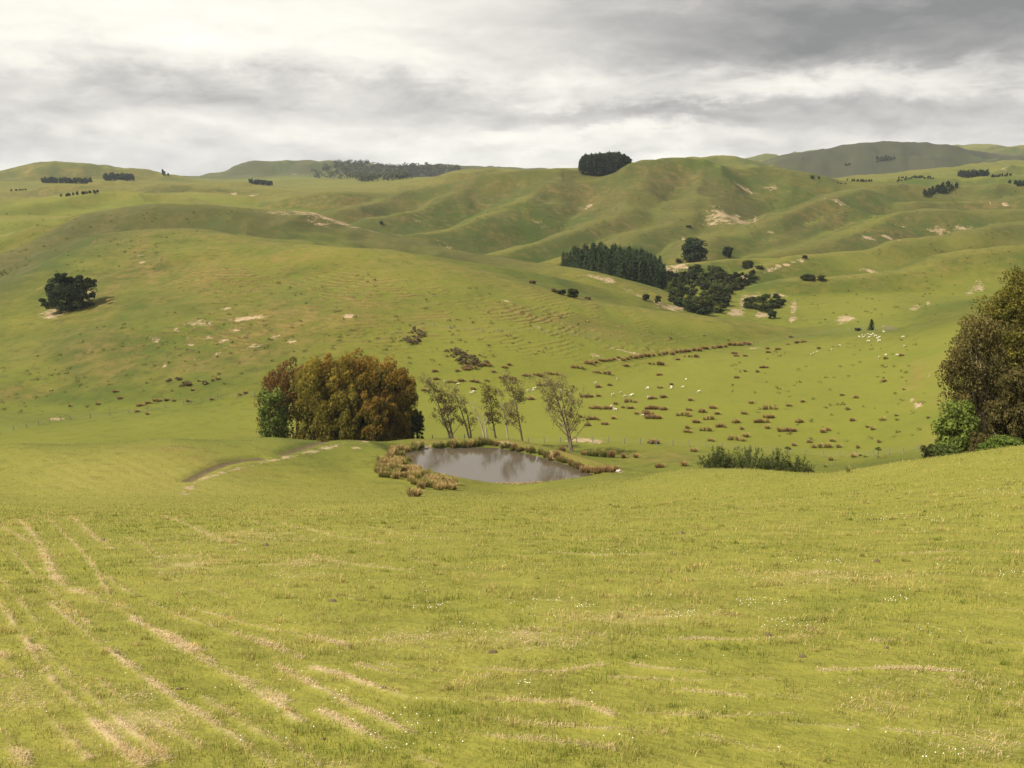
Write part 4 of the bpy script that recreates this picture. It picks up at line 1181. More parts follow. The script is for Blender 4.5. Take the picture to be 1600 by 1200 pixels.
# ------------------------------------------------------------------ single round trees and shrubs on the hills
for px, base, top, w, mat, nm, cat, lab in (
        (1085, 409, 370, 44, M_dark, 'round_tree', 'tree', 'big round dark tree on the knoll above the gully'),
        (1137, 403, 386, 19, M_dark, 'round_tree', 'tree', 'small round dark tree right of the big round one on the knoll'),
        (1169, 420, 407, 22, M_bush, 'low_shrub', 'shrub', 'dark round shrub above the right end of the gully bush'),
        (1187, 421, 414, 16, M_bush, 'low_shrub', 'shrub', 'low shrub touching the dark round shrub above the gully'),
        (1120, 436, 416, 24, M_bush, 'round_tree', 'tree', 'tallest dark tree standing out of the gully bush'),
        (1258, 403, 398, 10, M_bush, 'low_shrub', 'shrub', 'tiny shrub at the top end of the pale hill track'),
        (1262, 438, 429, 24, M_bush, 'low_shrub', 'shrub', 'wider of two dark shrubs in the hollow right of the gully'),
        (1283, 438, 429, 18, M_bush, 'low_shrub', 'shrub', 'narrower of two dark shrubs in the hollow right of the gully'),
        (895, 465, 451, 20, M_bush, 'low_shrub', 'shrub', 'dark bush below the plantation in the dip of the spur'),
        (878, 460, 451, 18, M_bush, 'low_shrub', 'shrub', 'low bush left of the dark bush in the dip of the spur'),
        (866, 456, 450, 12, M_scrub, 'low_shrub', 'shrub', 'thin brown scrub at the upper left end of the dip'),
        (918, 468, 463, 14, M_scrub, 'low_shrub', 'shrub', 'thin brown scrub right of the dark bush in the dip'),
        (832, 443, 437, 15, M_scrub, 'low_shrub', 'shrub', 'brownish scrub alone on the spur left of the plantation'),
        (1009, 470, 459, 16, M_bush, 'low_shrub', 'shrub', 'round bush on the spur just below the pines'),
        (1028, 474, 460, 13, M_bush, 'low_shrub', 'shrub', 'upright small bush on the spur right of the round bush'),
        (1060, 411, 404, 14, M_bush, 'low_shrub', 'shrub', 'low dark bush under the left side of the big round tree'),
        (1038, 432, 425, 10, M_bush, 'low_shrub', 'shrub', 'small bush beside the bare bank right of the pines'),
        (596, 350, 344, 8, M_bush, 'low_shrub', 'shrub', 'tiny dark bush in the gully behind the left hill'),
        (1076, 355, 352, 10, M_bush, 'low_shrub', 'shrub', 'flat dark bush in the crease below the bare slip'),
        (1378, 335, 330, 0, M_bush, 'low_shrub', 'shrub', '')):
    if not w: continue
    (x, y, z), = hits([(px, base)])
    k_ = y / F
    round_tree(nm, (x, y, z - 0.3), w * k_, (base - top) * k_ + 0.3, mat, lab, cat, None, GP, n=44 if w > 18 else 16, per=56 if w > 18 else 30, leaf=max(0.5, 0.085 * w * k_))

# bush filling the gully, and the shrubs on the slip
gully = [crown_round(6.0, 5.0, GP, m_, n=16, per=34, leaf=0.75, name='bush', link=False) for m_ in (M_bush, M_bush, M_dark, M_scrub if False else M_bush, M_willow)]


def scatter_bush(n, poly, s_rng, label, group, cat='bush', meshes=gully, rng=GP, name='gully_bush', sq=1.0):
    poly = np.array(poly, float); pts = []
    lo, hi = poly.min(0), poly.max(0)
    while len(pts) < n:
        q = rng.uniform(lo, hi); ins = False
        for a, b in zip(poly, np.roll(poly, -1, 0)):
            if (a[1] > q[1]) != (b[1] > q[1]) and q[0] < (b[0] - a[0]) * (q[1] - a[1]) / (b[1] - a[1]) + a[0]: ins = not ins
        if ins: pts.append(q)
    for q in hits(pts):
        src = meshes[rng.integers(len(meshes))]
        o = bpy.data.objects.new(name, src.data); COL.objects.link(o)
        s = rng.uniform(*s_rng); sq_ = sq * rng.uniform(0.6, 1.15); o.location = (q[0], q[1], q[2] - 0.3); o.scale = (s * rng.uniform(.8, 1.25), s, s * sq_); o.rotation_euler = (0, 0, rng.uniform(0, 6.28))
        tag(o, label, cat, group)


scatter_bush(80, [(1034, 440), (1046, 428), (1075, 420), (1110, 422), (1150, 436), (1165, 450), (1130, 462), (1100, 470), (1060, 470), (1044, 462)], (0.7, 1.35), 'dark bush among many filling the upper gully beside the pines', 'bushes filling the upper gully')
scatter_bush(48, [(1044, 466), (1110, 466), (1140, 472), (1130, 488), (1105, 494), (1080, 490), (1060, 480)], (0.65, 1.25), 'dark bush among many in the lower mouth of the gully', 'bushes in the mouth of the gully')
scatter_bush(26, [(1150, 430), (1180, 428), (1192, 438), (1170, 446), (1150, 452), (1130, 460)], (0.45, 0.85), 'bush on the right shoulder of the gully near the pale track', 'bushes on the gully shoulder')
scatter_bush(34, [(1148, 482), (1165, 470), (1195, 464), (1222, 466), (1232, 482), (1225, 494), (1205, 498), (1195, 490)], (0.5, 0.95), 'dark shrub on the pale slip at the edge of the tableland', 'shrubs on the pale slip')

# hilltop clump
top_protos = []
for k in range(4):
    o = empty('hilltop_tree', (0, 0, 0))
    tube('trunk', [(0, 0, -0.6), (0, 0, 6), (0, 0, 12)], (0.4, 0.3, 0.1), M_barkd, o, 6)
    crown_round(11.0, 20.0, GP, M_dark, n=30, per=34, leaf=1.5, parent=o)
    first[id(o)] = True; top_protos.append(o)
i = 0
for D in (1024, 1034, 1044, 1054):
    for px in np.arange(905 + (D - 1024) * 0.12, 982, 8.6):
        (x, y, z), h = fit(px, np.interp(px, [900, 908, 925, 958, 972, 985], [250, 241, 236, 234.5, 240, 252]) + GP.uniform(-0.6, 1.6), D)
        plant(top_protos, i, (x, y, z - 0.5), max(h, 5) / 20.0, GP.uniform(0, 6.28), 'dark tree packed in the square clump on the crest of the middle hill', 'tree', 'trees of the hilltop clump', 1.0)
        i += 1

# far rows and blocks of trees
far_meshes = [crown_round(8.0, 12.0, GP, M_dark, n=14, per=16, leaf=1.9, name='far_tree', link=False) for _ in range(4)]
for x0, x1, b0, b1, hpx, n, lab in (
        (88, 157, 289, 284, 9, 16, 'dark tree in the long shelter belt on the bright slope of the left skyline hill'),
        (184, 221, 283, 283, 12, 9, 'dark tree in the short dense block on the left skyline hill'),
        (271, 271, 275, 275, 10, 1, 'larger of two lone trees on the skyline at the right end of the left hill'),
        (281, 281, 276, 276, 6, 1, 'smaller of two lone trees on the skyline at the right end of the left hill'),
        (40, 62, 297, 295, 3.5, 5, 'small dark tree in the sparse line left of the long shelter belt'),
        (118, 168, 305, 301, 6, 11, 'dark tree in the lower shelter belt beneath the left skyline hill'),
        (402, 434, 290, 290, 8, 9, 'dark tree in the flat block at the foot of the hazy hill'),
        (1431, 1472, 293, 283, 9, 15, 'dark tree in the slanting belt that runs down the right hand hill'),
        (1481, 1521, 277, 277, 11, 13, 'dark tree in the dense block right of the slanting belt'),
        (1525, 1556, 277, 277, 4.5, 8, 'small tree in the thin line trailing right from the dense block'),
        (1565, 1588, 293, 291, 8, 8, 'dark tree in the small slanting block near the right edge'),
        (1316, 1344, 284, 283, 4.5, 8, 'dark tree in the short low belt beyond the middle hill'),
        (1297, 1305, 284, 284, 2.5, 3, 'tiny tree just left of the short low belt beyond the middle hill'),
        (1250, 1264, 279, 279, 5, 4, 'dark tree in the small group on the right shoulder of the middle hill'),
        (1386, 1438, 282, 282, 3.5, 11, 'small tree in the thin dark line left of the slanting belt'),
        (1352, 1376, 255, 255, 5, 7, 'dark tree in the patch on the face of the dark far hill'),
        (1304, 1310, 263, 263, 4.5, 2, 'one of two small dark trees below the dark far hill'),
        (1238, 1240, 253, 253, 3, 1, 'tiny tree on the left end of the dark far ridge'),
        (518, 548, 253, 252, 3, 9, 'dark tree along the crest of the hazy far hill'),
        (788, 790, 263, 263, 2.5, 1, 'tiny tree on the low skyline left of the hilltop clump')):
    n = n if n < 5 else int(n * 1.35)
    t = np.linspace(0, 1, n) if n > 1 else np.array([0.5])
    q = hits(np.c_[x0 + (x1 - x0) * t, b0 + (b1 - b0) * t])
    Dm = np.polyval(np.polyfit(t, q[:, 1], 1 if 'slanting belt that' in lab else 0) if n > 2 else [q[0, 1]], t)
    if n > 4: Dm = np.clip(Dm, np.median(q[:, 1]) * 0.9, np.median(q[:, 1]) * 1.1)
    if n > 2 and 'slanting belt that' not in lab: Dm = np.full(n, np.median(q[:, 1]))
    if 'slanting belt that' in lab: Dm = np.linspace(968, 1016, n)
    q = np.array([at(px_, d_) for px_, d_ in zip(x0 + (x1 - x0) * t, Dm)])
    lab_group = lab.replace('dark tree in', 'trees of').replace('small tree in', 'trees of')
    for k, (x, y, z) in enumerate(q):
        if y > 4100: continue
        for rep in range(2 if n > 7 else 1):
            src = far_meshes[GP.integers(4)]
            o = bpy.data.objects.new('far_tree', src.data); COL.objects.link(o)
            s = hpx * y / F / 12.0 * GP.uniform(0.8, 1.1)
            wmin = abs(x1 - x0) / max(n - 1, 1) * y / F / 8.0
            dy_ = rep * min(0.02 * y, 14) * GP.uniform(0.3, 1); xx, yy = x + GP.normal() * 1.2, y + dy_
            o.location = (xx, yy, ground(xx, yy) - 0.4); o.scale = (max(s, 0.85 * wmin), max(s, 0.85 * wmin), s); o.rotation_euler = (0, 0, GP.uniform(0, 6.28))
            tag(o, lab, 'tree', lab_group if n > 1 else None)

# wooded side of the hazy hill: one far mass of trees
L = Leaves(); q = []
for x0, x1, y0, y1, n in ((600, 720, 262, 276, 190), (560, 640, 272, 284, 90), (505, 600, 256, 270, 70), (520, 700, 254, 262, 40), (490, 560, 262, 282, 30), (560, 600, 284, 290, 16)):
    q += list(np.c_[GP.uniform(x0, x1, n), GP.uniform(y0, y1, n)])
for x, y, z in hits(q):
    if y < 1900 or y > 4000: continue
    r_ = GP.uniform(4.5, 8.0)
    L.clump((x, y, z + r_ * 0.7), (r_ * 1.3, r_ * 1.3, r_), 26, 4.2, (0, 0.6), (0, 0), 0.5, 0.7, 0.3, GP)
tag(L.build('far_forest', M_bush), 'patchy dark forest on the hazy far hillside', kind='stuff')
# ------------------------------------------------------------------ rushes
GQ = np.random.default_rng(77)
kinds = {}
for nm, mat in (('tan', M_rush_tan), ('brown', M_rush_brown), ('green', M_rush_green)):
    kinds[nm] = {ln: [rush_mesh('rush_clump', mat, GQ, ln, tf, 1.2, 46, dp) for _ in range(2)] for ln, tf, dp in ((0.8, 2, 0.3), (1.8, 4, 0.5), (3.6, 8, 0.7), (6.5, 14, 0.9))}


def rush(x, y, width, kind, hgt, label, group, name='rush_clump'):
    ln = min(kinds[kind], key=lambda a: abs(a - width))
    o = bpy.data.objects.new(name, kinds[kind][ln][GQ.integers(2)].data); COL.objects.link(o)
    o.location = (x, y, ground(x, y)); o.scale = (width / ln, GQ.uniform(0.8, 1.3), hgt / 1.2); o.rotation_euler = (0, 0, GQ.uniform(-0.2, 0.2) + (math.pi if GQ.random() < .5 else 0))
    return tag(o, label, 'rushes', group)


# (column, row, width) on the flats; the first list lies left, the second right, the third along the valley's edge
FLAT_L = [(922, 569, 20), (902, 575, 22), (940, 584, 32), (975, 572, 16), (822, 587, 15), (842, 587, 19), (867, 585, 27), (793, 592, 30), (706, 597, 15), (720, 597, 12), (741, 598, 17), (737, 607, 12),
          (760, 596, 8), (825, 624, 22), (917, 621, 22), (937, 619, 12), (935, 606, 10), (951, 602, 12), (1030, 587, 10), (1032, 607, 12), (1020, 624, 15), (985, 628, 20), (1037, 621, 12), (925, 638, 30),
          (947, 640, 25), (960, 632, 10), (972, 637, 8), (987, 639, 15), (1018, 639, 24), (1037, 640, 12), (928, 656, 27), (921, 665, 15), (942, 664, 17), (908, 652, 10), (960, 655, 10), (1022, 653, 30),
          (1012, 648, 20), (995, 647, 10), (1021, 693, 20), (733, 575, 26), (757, 572, 22), (727, 577, 18), (786, 574, 14), (796, 571, 8), (680, 582, 10), (682, 593, 11), (770, 583, 8), (715, 580, 8), (842, 602, 10), (700, 640, 14), (665, 610, 14)]
FLAT_R = [(1020, 569, 36), (1061, 562, 12), (1080, 558, 24), (1030, 587, 10), (1050, 602, 8), (1019, 624, 16), (1037, 621, 12), (1080, 626, 10), (1018, 640, 22), (1039, 640, 10), (1010, 646, 14), (1021, 654, 28),
          (1077, 642, 12), (1100, 644, 20), (1113, 638, 13), (1067, 650, 24), (1076, 651, 9), (1107, 656, 20), (1122, 648, 12), (1087, 661, 14), (1162, 647, 12), (1147, 661, 20), (1127, 667, 20), (1102, 673, 20),
          (1073, 676, 18), (1074, 670, 8), (1189, 660, 26), (1200, 654, 22), (1232, 635, 12), (1246, 660, 20), (1230, 675, 32), (1160, 671, 10), (1197, 670, 10), (1110, 689, 14), (1021, 693, 21), (1150, 688, 28),
          (1163, 683, 13), (1082, 706, 14), (1069, 728, 10), (1030, 731, 18), (1255, 629, 9), (1316, 618, 8), (1336, 622, 10), (1292, 673, 12), (1285, 675, 8), (1264, 692, 9), (1283, 700, 34), (1300, 690, 11),
          (1331, 657, 10), (1382, 596, 9), (1193, 575, 15), (1183, 582, 7), (1149, 591, 13), (1164, 581, 5), (1172, 631, 10), (1203, 639, 24), (1147, 553, 11), (1150, 557, 10), (1166, 557, 12), (1200, 545, 8),
          (1200, 551, 9), (1215, 546, 10), (1230, 539, 6), (1251, 536, 22), (1236, 528, 8), (1281, 545, 10), (1408, 557, 9), (1383, 562, 6), (1310, 700, 8), (1333, 715, 8), (1324, 640, 6), (1363, 672, 6), (1380, 656, 6),
          (1340, 700, 6), (1373, 692, 6), (1298, 720, 8), (1240, 697, 8)]
FLAT_R2 = [(1450, 654, 5), (1412, 610, 4), (1465, 668, 5), (1400, 650, 5), (1402, 657, 5), (1355, 668, 5), (1345, 712, 5), (1352, 714, 5), (1372, 715, 5), (1290, 730, 5), (1325, 738, 5)]
pts = hits([(a, b) for a, b, c in FLAT_L])
for (x, y, z), (a, b, c) in zip(pts, FLAT_L):
    big = c > 18
    rush(x, y, max(c * y / F, 0.7), 'brown' if GQ.random() < .7 else 'tan', 1.15 if big else 0.95,
         ('long bank of brown rushes' if big else 'short brown rush tuft') + ' on the green flat behind the gum row', ('long rush banks' if big else 'short rush tufts') + ' behind the gum row')
pts = hits([(a, b) for a, b, c in FLAT_R])
for (x, y, z), (a, b, c) in zip(pts, FLAT_R):
    big = c > 18; upper = b < 600
    where = 'on the upper flat towards the stock yard' if upper else 'on the lower flat above the willow shrubs'
    rush(x, y, max(c * y / F, 0.7), ('tan' if GQ.random() < .65 else 'brown') if not upper else 'brown', 1.25 if big else 1.0,
         ('long bank of tan brown rushes ' if big else 'short tan brown rush tuft ') + where, ('long rush banks ' if big else 'short rush tufts ') + where)
pts = hits([(a, b) for a, b, c in FLAT_R2])
for (x, y, z), (a, b, c) in zip(pts, FLAT_R2):
    rush(x, y, c * y / F, 'green', 0.6, 'tiny dark green tussock on the right hand slope', 'tiny tussocks on the right hand slope')
# the rush-lined ditch along the foot of the spur
dq = [(x_, np.interp(x_, [915, 980, 1040, 1100, 1160, 1180], [567, 561, 554, 547, 538, 537.5])) for x_ in np.arange(917, 1172, 7.0)]
for (x, y, z), (a, b) in zip(hits(dq), dq):
    rush(x, y + GQ.normal() * 0.8, 9.0 * y / F, 'brown', 1.5 if a > 980 else 1.0, 'dark brown rushes in the ditch along the foot of the terraced spur', 'rushes along the ditch')
# left valley foot
for (x, y, z), w_ in zip(hits([(183, 613), (187, 623), (220, 634), (232, 631), (246, 627), (262, 626), (270, 627), (217, 643), (293, 629), (330, 626), (153, 632), (109, 636), (230, 648), (375, 619), (385, 615), (280, 595), (300, 610), (340, 593)]),
                         (14, 8, 14, 12, 16, 10, 8, 12, 6, 5, 6, 4, 6, 6, 8, 6, 5, 6)):
    rush(x, y, w_ * y / F, 'brown', 0.9, 'dark rush tuft along the foot of the left hill', 'rush tufts at the foot of the left hill')

# round the pond
m_ = len(POND); seg = np.r_[0, np.cumsum(np.hypot(*(np.roll(POND, -1, 0) - POND).T))]
cen = POND.mean(0)


def shore(px, py, off):
    """point on the shore nearest to a photograph pixel, pushed off metres away from the water"""
    q = on_level(px, py, POND_Z); i = int(np.argmin(((POND - q) ** 2).sum(1)))
    t = POND[(i + 1) % m_] - POND[i - 1]; n = np.array([t[1], -t[0]]); n /= np.linalg.norm(n)
    if n @ (POND[i] - cen) < 0: n = -n
    return POND[i] + n * off


def pond_rush(p, w, kind, h, side):
    lab = {'left': 'tan rushes on the left shore of the pond', 'far': 'mixed green and brown rushes along the far bank of the pond', 'right': 'russet brown rushes at the right tip of the pond',
           'near': 'pale tan rushes along the near edge of the pond'}[side]
    rush(p[0] + GQ.normal() * 0.25, p[1] + GQ.normal() * 0.25, w * 1.2, kind, h * 1.15, lab, 'rushes on the %s side of the pond' % side)


def in_poly(n, poly, rng):
    poly = np.array(poly, float); out = []
    while len(out) < n:
        q = rng.uniform(poly.min(0), poly.max(0)); ins = False
        for a_, b_ in zip(poly, np.roll(poly, -1, 0)):
            if (a_[1] > q[1]) != (b_[1] > q[1]) and q[0] < (b_[0] - a_[0]) * (q[1] - a_[1]) / (b_[1] - a_[1]) + a_[0]: ins = not ins
        if ins: out.append(q)
    return out


for poly, n in (([(600, 716), (612, 701), (634, 700), (634, 712), (650, 733), (645, 748), (606, 748), (588, 742)], 56), ([(640, 734), (664, 741), (706, 756), (708, 766), (668, 768), (638, 752)], 42)):
    for p in hits(in_poly(n, poly, GQ)):
        pond_rush(p, GQ.uniform(0.9, 1.7), 'tan' if GQ.random() < .75 else 'green', GQ.uniform(0.8, 1.2), 'left')
for px in np.arange(643, 905, 5.0):
    if GQ.random() < 0.14: continue
    py = np.interp(px, [640, 665, 740, 810, 850, 905], [702, 700, 699, 706, 716, 733])
    kd = 'green' if GQ.random() < (.6 if px < 760 else .35) else ('brown' if px > 760 else 'tan')
    pond_rush(shore(px, py, GQ.uniform(-0.1, 1.1)), GQ.uniform(0.7, 1.9), kd, GQ.uniform(0.7, 1.6), 'far')
for px in np.arange(902, 962, 3.4):
    py = np.interp(px, [902, 926, 962], [731, 740, 741])
    p = on_level(px, py - GQ.uniform(0, 5), POND_Z + 0.3)
    pond_rush(p, GQ.uniform(0.8, 1.5), 'brown' if GQ.random() < .75 else 'tan', GQ.uniform(0.8, 1.3), 'right')
for px in list(np.arange(712, 912, 5.0)):
    if GQ.random() < 0.12: continue
    py = np.interp(px, [700, 770, 860, 905], [758, 762, 758, 752])
    big = 810 < px < 870
    pond_rush(shore(px, py, GQ.uniform(0.5, 1.3)), GQ.uniform(0.6, 1.7 if big else 1.1), 'tan', GQ.uniform(0.55, 0.8) if big else GQ.uniform(0.5, 0.8), 'near')
(x, y, z), = hits([(647, 776)])
rush(x, y, 2.1, 'tan', 1.35, 'round pale tan tussock standing alone on the grass below the pond', None, 'grass_tussock')
rush(x + 0.35, y + 0.5, 1.2, 'brown', 1.0, 'darker small tussock tucked behind the round pale tussock below the pond', None, 'grass_tussock')
p = shore(781, 761, 0.4)
rush(p[0], p[1], 0.9, 'green', 0.6, 'small dark tussock alone on the near edge of the pond', None, 'grass_tussock')
# thicket below the lone gum on the far side of the dam
for px, py, w_, kd, h_ in ((935, 705, 14, 'green', 1.6), (948, 706, 14, 'green', 1.8), (960, 710, 14, 'brown', 1.7), (925, 700, 10, 'green', 1.2), (980, 712, 12, 'brown', 1.3), (880, 699, 12, 'brown', 1.3), (915, 699, 10, 'brown', 1.0), (998, 720, 9, 'brown', 0.9)):
    x, y, z = at(px, 196)
    rush(x, y, w_ * 196 / F, kd, h_ * 1.1, 'dark weedy rushes on the back of the dam below the lone gum', 'weedy rushes behind the dam')

# brown scrub on the hill's lower face
scrub_meshes = [crown_round(2.4, 1.7, GQ, M_scrub, n=9, per=26, leaf=0.34, name='scrub', link=False, inner=False) for _ in range(3)]
scatter_bush(22, [(630, 538), (638, 520), (655, 512), (666, 516), (660, 532), (645, 541)], (0.6, 1.2), 'brown dead scrub in the small patch on the hill above the bronze clump', 'brown scrub patch above the clump', 'scrub', scrub_meshes, GQ, 'scrub_bush')
scatter_bush(30, [(698, 549), (715, 548), (740, 556), (764, 572), (745, 578), (720, 572), (705, 560)], (0.7, 1.3), 'brown dead scrub in the larger patch at the hill foot above the gum row', 'brown scrub patch above the gum row', 'scrub', scrub_meshes, GQ, 'scrub_bush')
scatter_bush(16, [(245, 600), (275, 590), (340, 592), (320, 602), (270, 606)], (0.4, 0.9), 'low brown scrub scattered at the foot of the left hill', 'low scrub on the left hill foot', 'scrub', scrub_meshes, GQ, 'scrub_bush')
scatter_bush(26, [(820, 530), (1000, 520), (1160, 515), (1180, 535), (1000, 548), (900, 552), (640, 580), (660, 560)], (0.35, 0.8), 'dark little bush dotted over the lower face of the spur', 'little bushes dotted over the spur', 'bush', scrub_meshes, GQ, 'little_bush', 0.7)

# hill tussocks too small and many to count
L = Leaves()
tq = []
for poly, n in (([(0, 560), (120, 520), (300, 470), (480, 420), (700, 440), (900, 490), (1000, 530), (700, 575), (420, 590), (150, 640), (0, 650)], 300), ([(1080, 560), (1300, 540), (1450, 520), (1440, 690), (1200, 690)], 110),
                ([(700, 340), (900, 290), (1200, 290), (1300, 360), (1150, 390), (900, 390)], 220), ([(1250, 440), (1500, 420), (1480, 500), (1260, 510)], 70), ([(1300, 300), (1590, 300), (1590, 420), (1350, 400)], 120), ([(0, 330), (400, 330), (240, 420), (0, 430)], 120)):
    tq += in_poly(n, poly, GQ)
for x, y, z in hits(tq):
    s = GQ.uniform(0.25, 0.6) * (1 + y / 900)
    L.clump((x, y, z + s * 0.25), (s, s, s * 0.6), 12, s * 0.8, (0, 0.5), rng=GQ)
tag(L.build('hill_tussocks', M_rush_green), 'small dark tussocks dotted over the grazed hills', kind='stuff')

# ------------------------------------------------------------------ sheep
M_wool, nt = new_mat('sheep_wool')
nz = noise(nt.nodes.new('ShaderNodeTexCoord').outputs['Object'], 9, 4, 0.6)
principled(nt, mix(nz, (0.48, 0.43, 0.33), (0.62, 0.57, 0.46)), 0.95, bump(nz, 0.6, 0.05), 0.05)


def sheep_mesh(head_down, lying=False):
    """one continuous skin grown round a skeleton of joints"""
    lift = 0.34 if lying else 0.0
    J = [(-0.42, 0, 0.72), (-0.15, 0, 0.74), (0.18, 0, 0.73), (0.40, 0, 0.76)]
    Rr = [0.20, 0.26, 0.25, 0.19]
    if head_down: J += [(0.60, 0, 0.60), (0.74, 0, 0.32), (0.84, 0, 0.12)]
    else: J += [(0.56, 0, 0.93), (0.66, 0, 1.04), (0.83, 0, 0.95)]
    Rr += [0.11, 0.085, 0.05]
    Ed = [(i, i + 1) for i in range(6)]
    J.append((-0.56, 0, 0.62)); Rr.append(0.045); Ed.append((0, 7))
    for bx, par in ((-0.36, 0), (0.36, 3)):
        for sy in (-1, 1):
            k = len(J)
            if lying: J += [(bx, sy * 0.20, 0.55), (bx + 0.12, sy * 0.24, 0.42), (bx + 0.2, sy * 0.22, 0.40)]
            else: J += [(bx, sy * 0.13, 0.48), (bx - (0.06 if bx < 0 else -0.02), sy * 0.13, 0.28), (bx, sy * 0.13, 0.02)]
            Rr += [0.09, 0.045, 0.04]; Ed += [(par, k), (k, k + 1), (k + 1, k + 2)]
    me = bpy.data.meshes.new('sheep'); me.from_pydata([(a, b, c - lift) for a, b, c in J], Ed, [])
    o = bpy.data.objects.new('sheep', me); COL.objects.link(o)
    o.modifiers.new('skin', 'SKIN'); o.modifiers.new('sub', 'SUBSURF').levels = 1
    sv = me.skin_vertices[0].data
    for i, r_ in enumerate(Rr): sv[i].radius = (r_, r_)
    sv[1].use_root = True
    dg = bpy.context.evaluated_depsgraph_get(); dg.update()
    out = bpy.data.meshes.new_from_object(o.evaluated_get(dg)); bpy.data.objects.remove(o)
    out.materials.clear(); out.materials.append(M_wool)
    out.polygons.foreach_set('use_smooth', np.ones(len(out.polygons), bool))
    return out


SM = [sheep_mesh(True), sheep_mesh(False), sheep_mesh(False, True)]
FLOCK = {
    'on the flat behind the gum row': [(695, 598), (736, 615), (740, 613), (825, 612), (835, 609), (833, 611), (860, 603), (876, 611), (890, 617), (715, 602)],
    'grazing on the middle flat among the rush banks': [(964, 594), (957, 619), (969, 615), (976, 620), (988, 618), (1012, 607), (1014, 623), (955, 637), (959, 641), (962, 642), (1049, 608), (1012, 608), (1049, 606), (1067, 606), (1072, 593), (1092, 614), (930, 600), (1004, 650), (986, 620), (1013, 622)],
    'on the sunny slope below the stock yard': [(1267, 555), (1271, 553), (1276, 552), (1311, 541), (1411, 528), (1413, 542), (1402, 557), (1384, 557), (1373, 561), (1357, 535), (1312, 542), (1300, 548)],
    'in the mob gathered beside the stock yard': [(1343, 527), (1347, 525), (1352, 526), (1356, 524), (1361, 525), (1364, 523), (1368, 526), (1371, 530), (1373, 528), (1372, 534), (1374, 534), (1381, 520), (1358, 529), (1349, 528)],
}
for where, lst in FLOCK.items():
    for (x, y, z) in hits(lst):
        o = bpy.data.objects.new('sheep', SM[GQ.choice([0, 0, 1, 2])]); COL.objects.link(o)
        s = GQ.uniform(0.62, 0.82); o.location = (x, y, z + 0.0); o.scale = (s,) * 3; o.rotation_euler = (0, 0, GQ.choice([0, math.pi]) + GQ.normal() * 0.6)
        tag(o, 'white woolly sheep ' + where, 'sheep', 'sheep ' + where)

# ------------------------------------------------------------------ fences
M_post = bark_mat('weathered_post', (0.13, 0.11, 0.085), (0.30, 0.27, 0.22), 6.0)
M_wire, nt = new_mat('fence_wire'); principled(nt, (0.28, 0.28, 0.27), 0.5, None, 0.4)
pv_, pf_ = tube_arrays([(0, 0, -0.3), (0, 0, 0.6), (0.01, 0, 1.22)], (0.10, 0.095, 0.085), 6)
pf_ = [tuple(int(i) for i in f) for f in pf_] + [tuple(range(12, 18))]
post_me = bpy.data.meshes.new('post'); post_me.from_pydata([tuple(map(float, v)) for v in pv_], [], pf_); post_me.materials.append(M_post)


def fence(pts, label, spacing, hgt=1.0, wires=4, lat=None):
    """posts along a line of ground points, joined by wires"""
    pts = np.asarray(pts)[:, :2]; d = np.r_[0, np.cumsum(np.hypot(*np.diff(pts, axis=0).T))]
    n = max(2, int(d[-1] / spacing)); s = np.linspace(0, d[-1], n)
    X = np.interp(s, d, pts[:, 0]); Y = np.interp(s, d, pts[:, 1])
    o = tag(empty('wire_fence', (X[0], Y[0], ground(X[0], Y[0]))), label, 'fence')
    tops = []
    for x, y in zip(X, Y):
        z = ground(x, y); p = bpy.data.objects.new('post', post_me); COL.objects.link(p); p.parent = o
        p.location = (x - X[0], y - Y[0], z - o.location[2]); k = hgt * GQ.uniform(0.93, 1.1); p.scale = (1, 1, k)
        p.rotation_euler = (GQ.normal() * 0.04, GQ.normal() * 0.04, GQ.uniform(0, 6)); tops.append(np.array(p.location))
    for w in range(wires):
        tube('wire', [t + np.array([0, -0.09, (0.25 + 0.27 * w) * hgt]) for t in tops], [0.006] * len(tops), M_wire, o, 4)
    return o


fence(hits([(652, 689), (700, 690), (760, 690), (830, 690)])[:, :] * 1.0 if False else [at(px, D) for px, D in ((648, 214), (700, 214), (760, 214), (830, 214), (900, 213), (960, 213), (1045, 212), (1140, 210), (1240, 208), (1310, 205), (1390, 198), (1450, 190))],
      'post and wire fence crossing the flat behind the gum row and the willow shrubs', 3.4, 1.15)
fence([at(px, D) for px, D in ((655, 330), (720, 326), (780, 328), (850, 334), (905, 338), (960, 345))], 'wire fence along the foot of the hill above the rush banks', 5.0)
fence(hits([(1165, 541), (1210, 533), (1250, 526), (1290, 521), (1330, 517)]), 'wire fence running from the ditch up to the stock yard', 6.0)
fence(hits([(1330, 518), (1350, 516), (1380, 516), (1400, 517)]), 'close set yard fence behind the mob of sheep', 2.2, 1.2)
fence(hits([(0, 678), (40, 669), (95, 657)]), 'wire fence crossing the valley on the far left', 4.0)
fence(hits([(110, 656), (145, 653), (200, 646), (260, 636), (340, 625), (398, 620)]), 'wire fence along the flat left of the dense clump', 4.4)

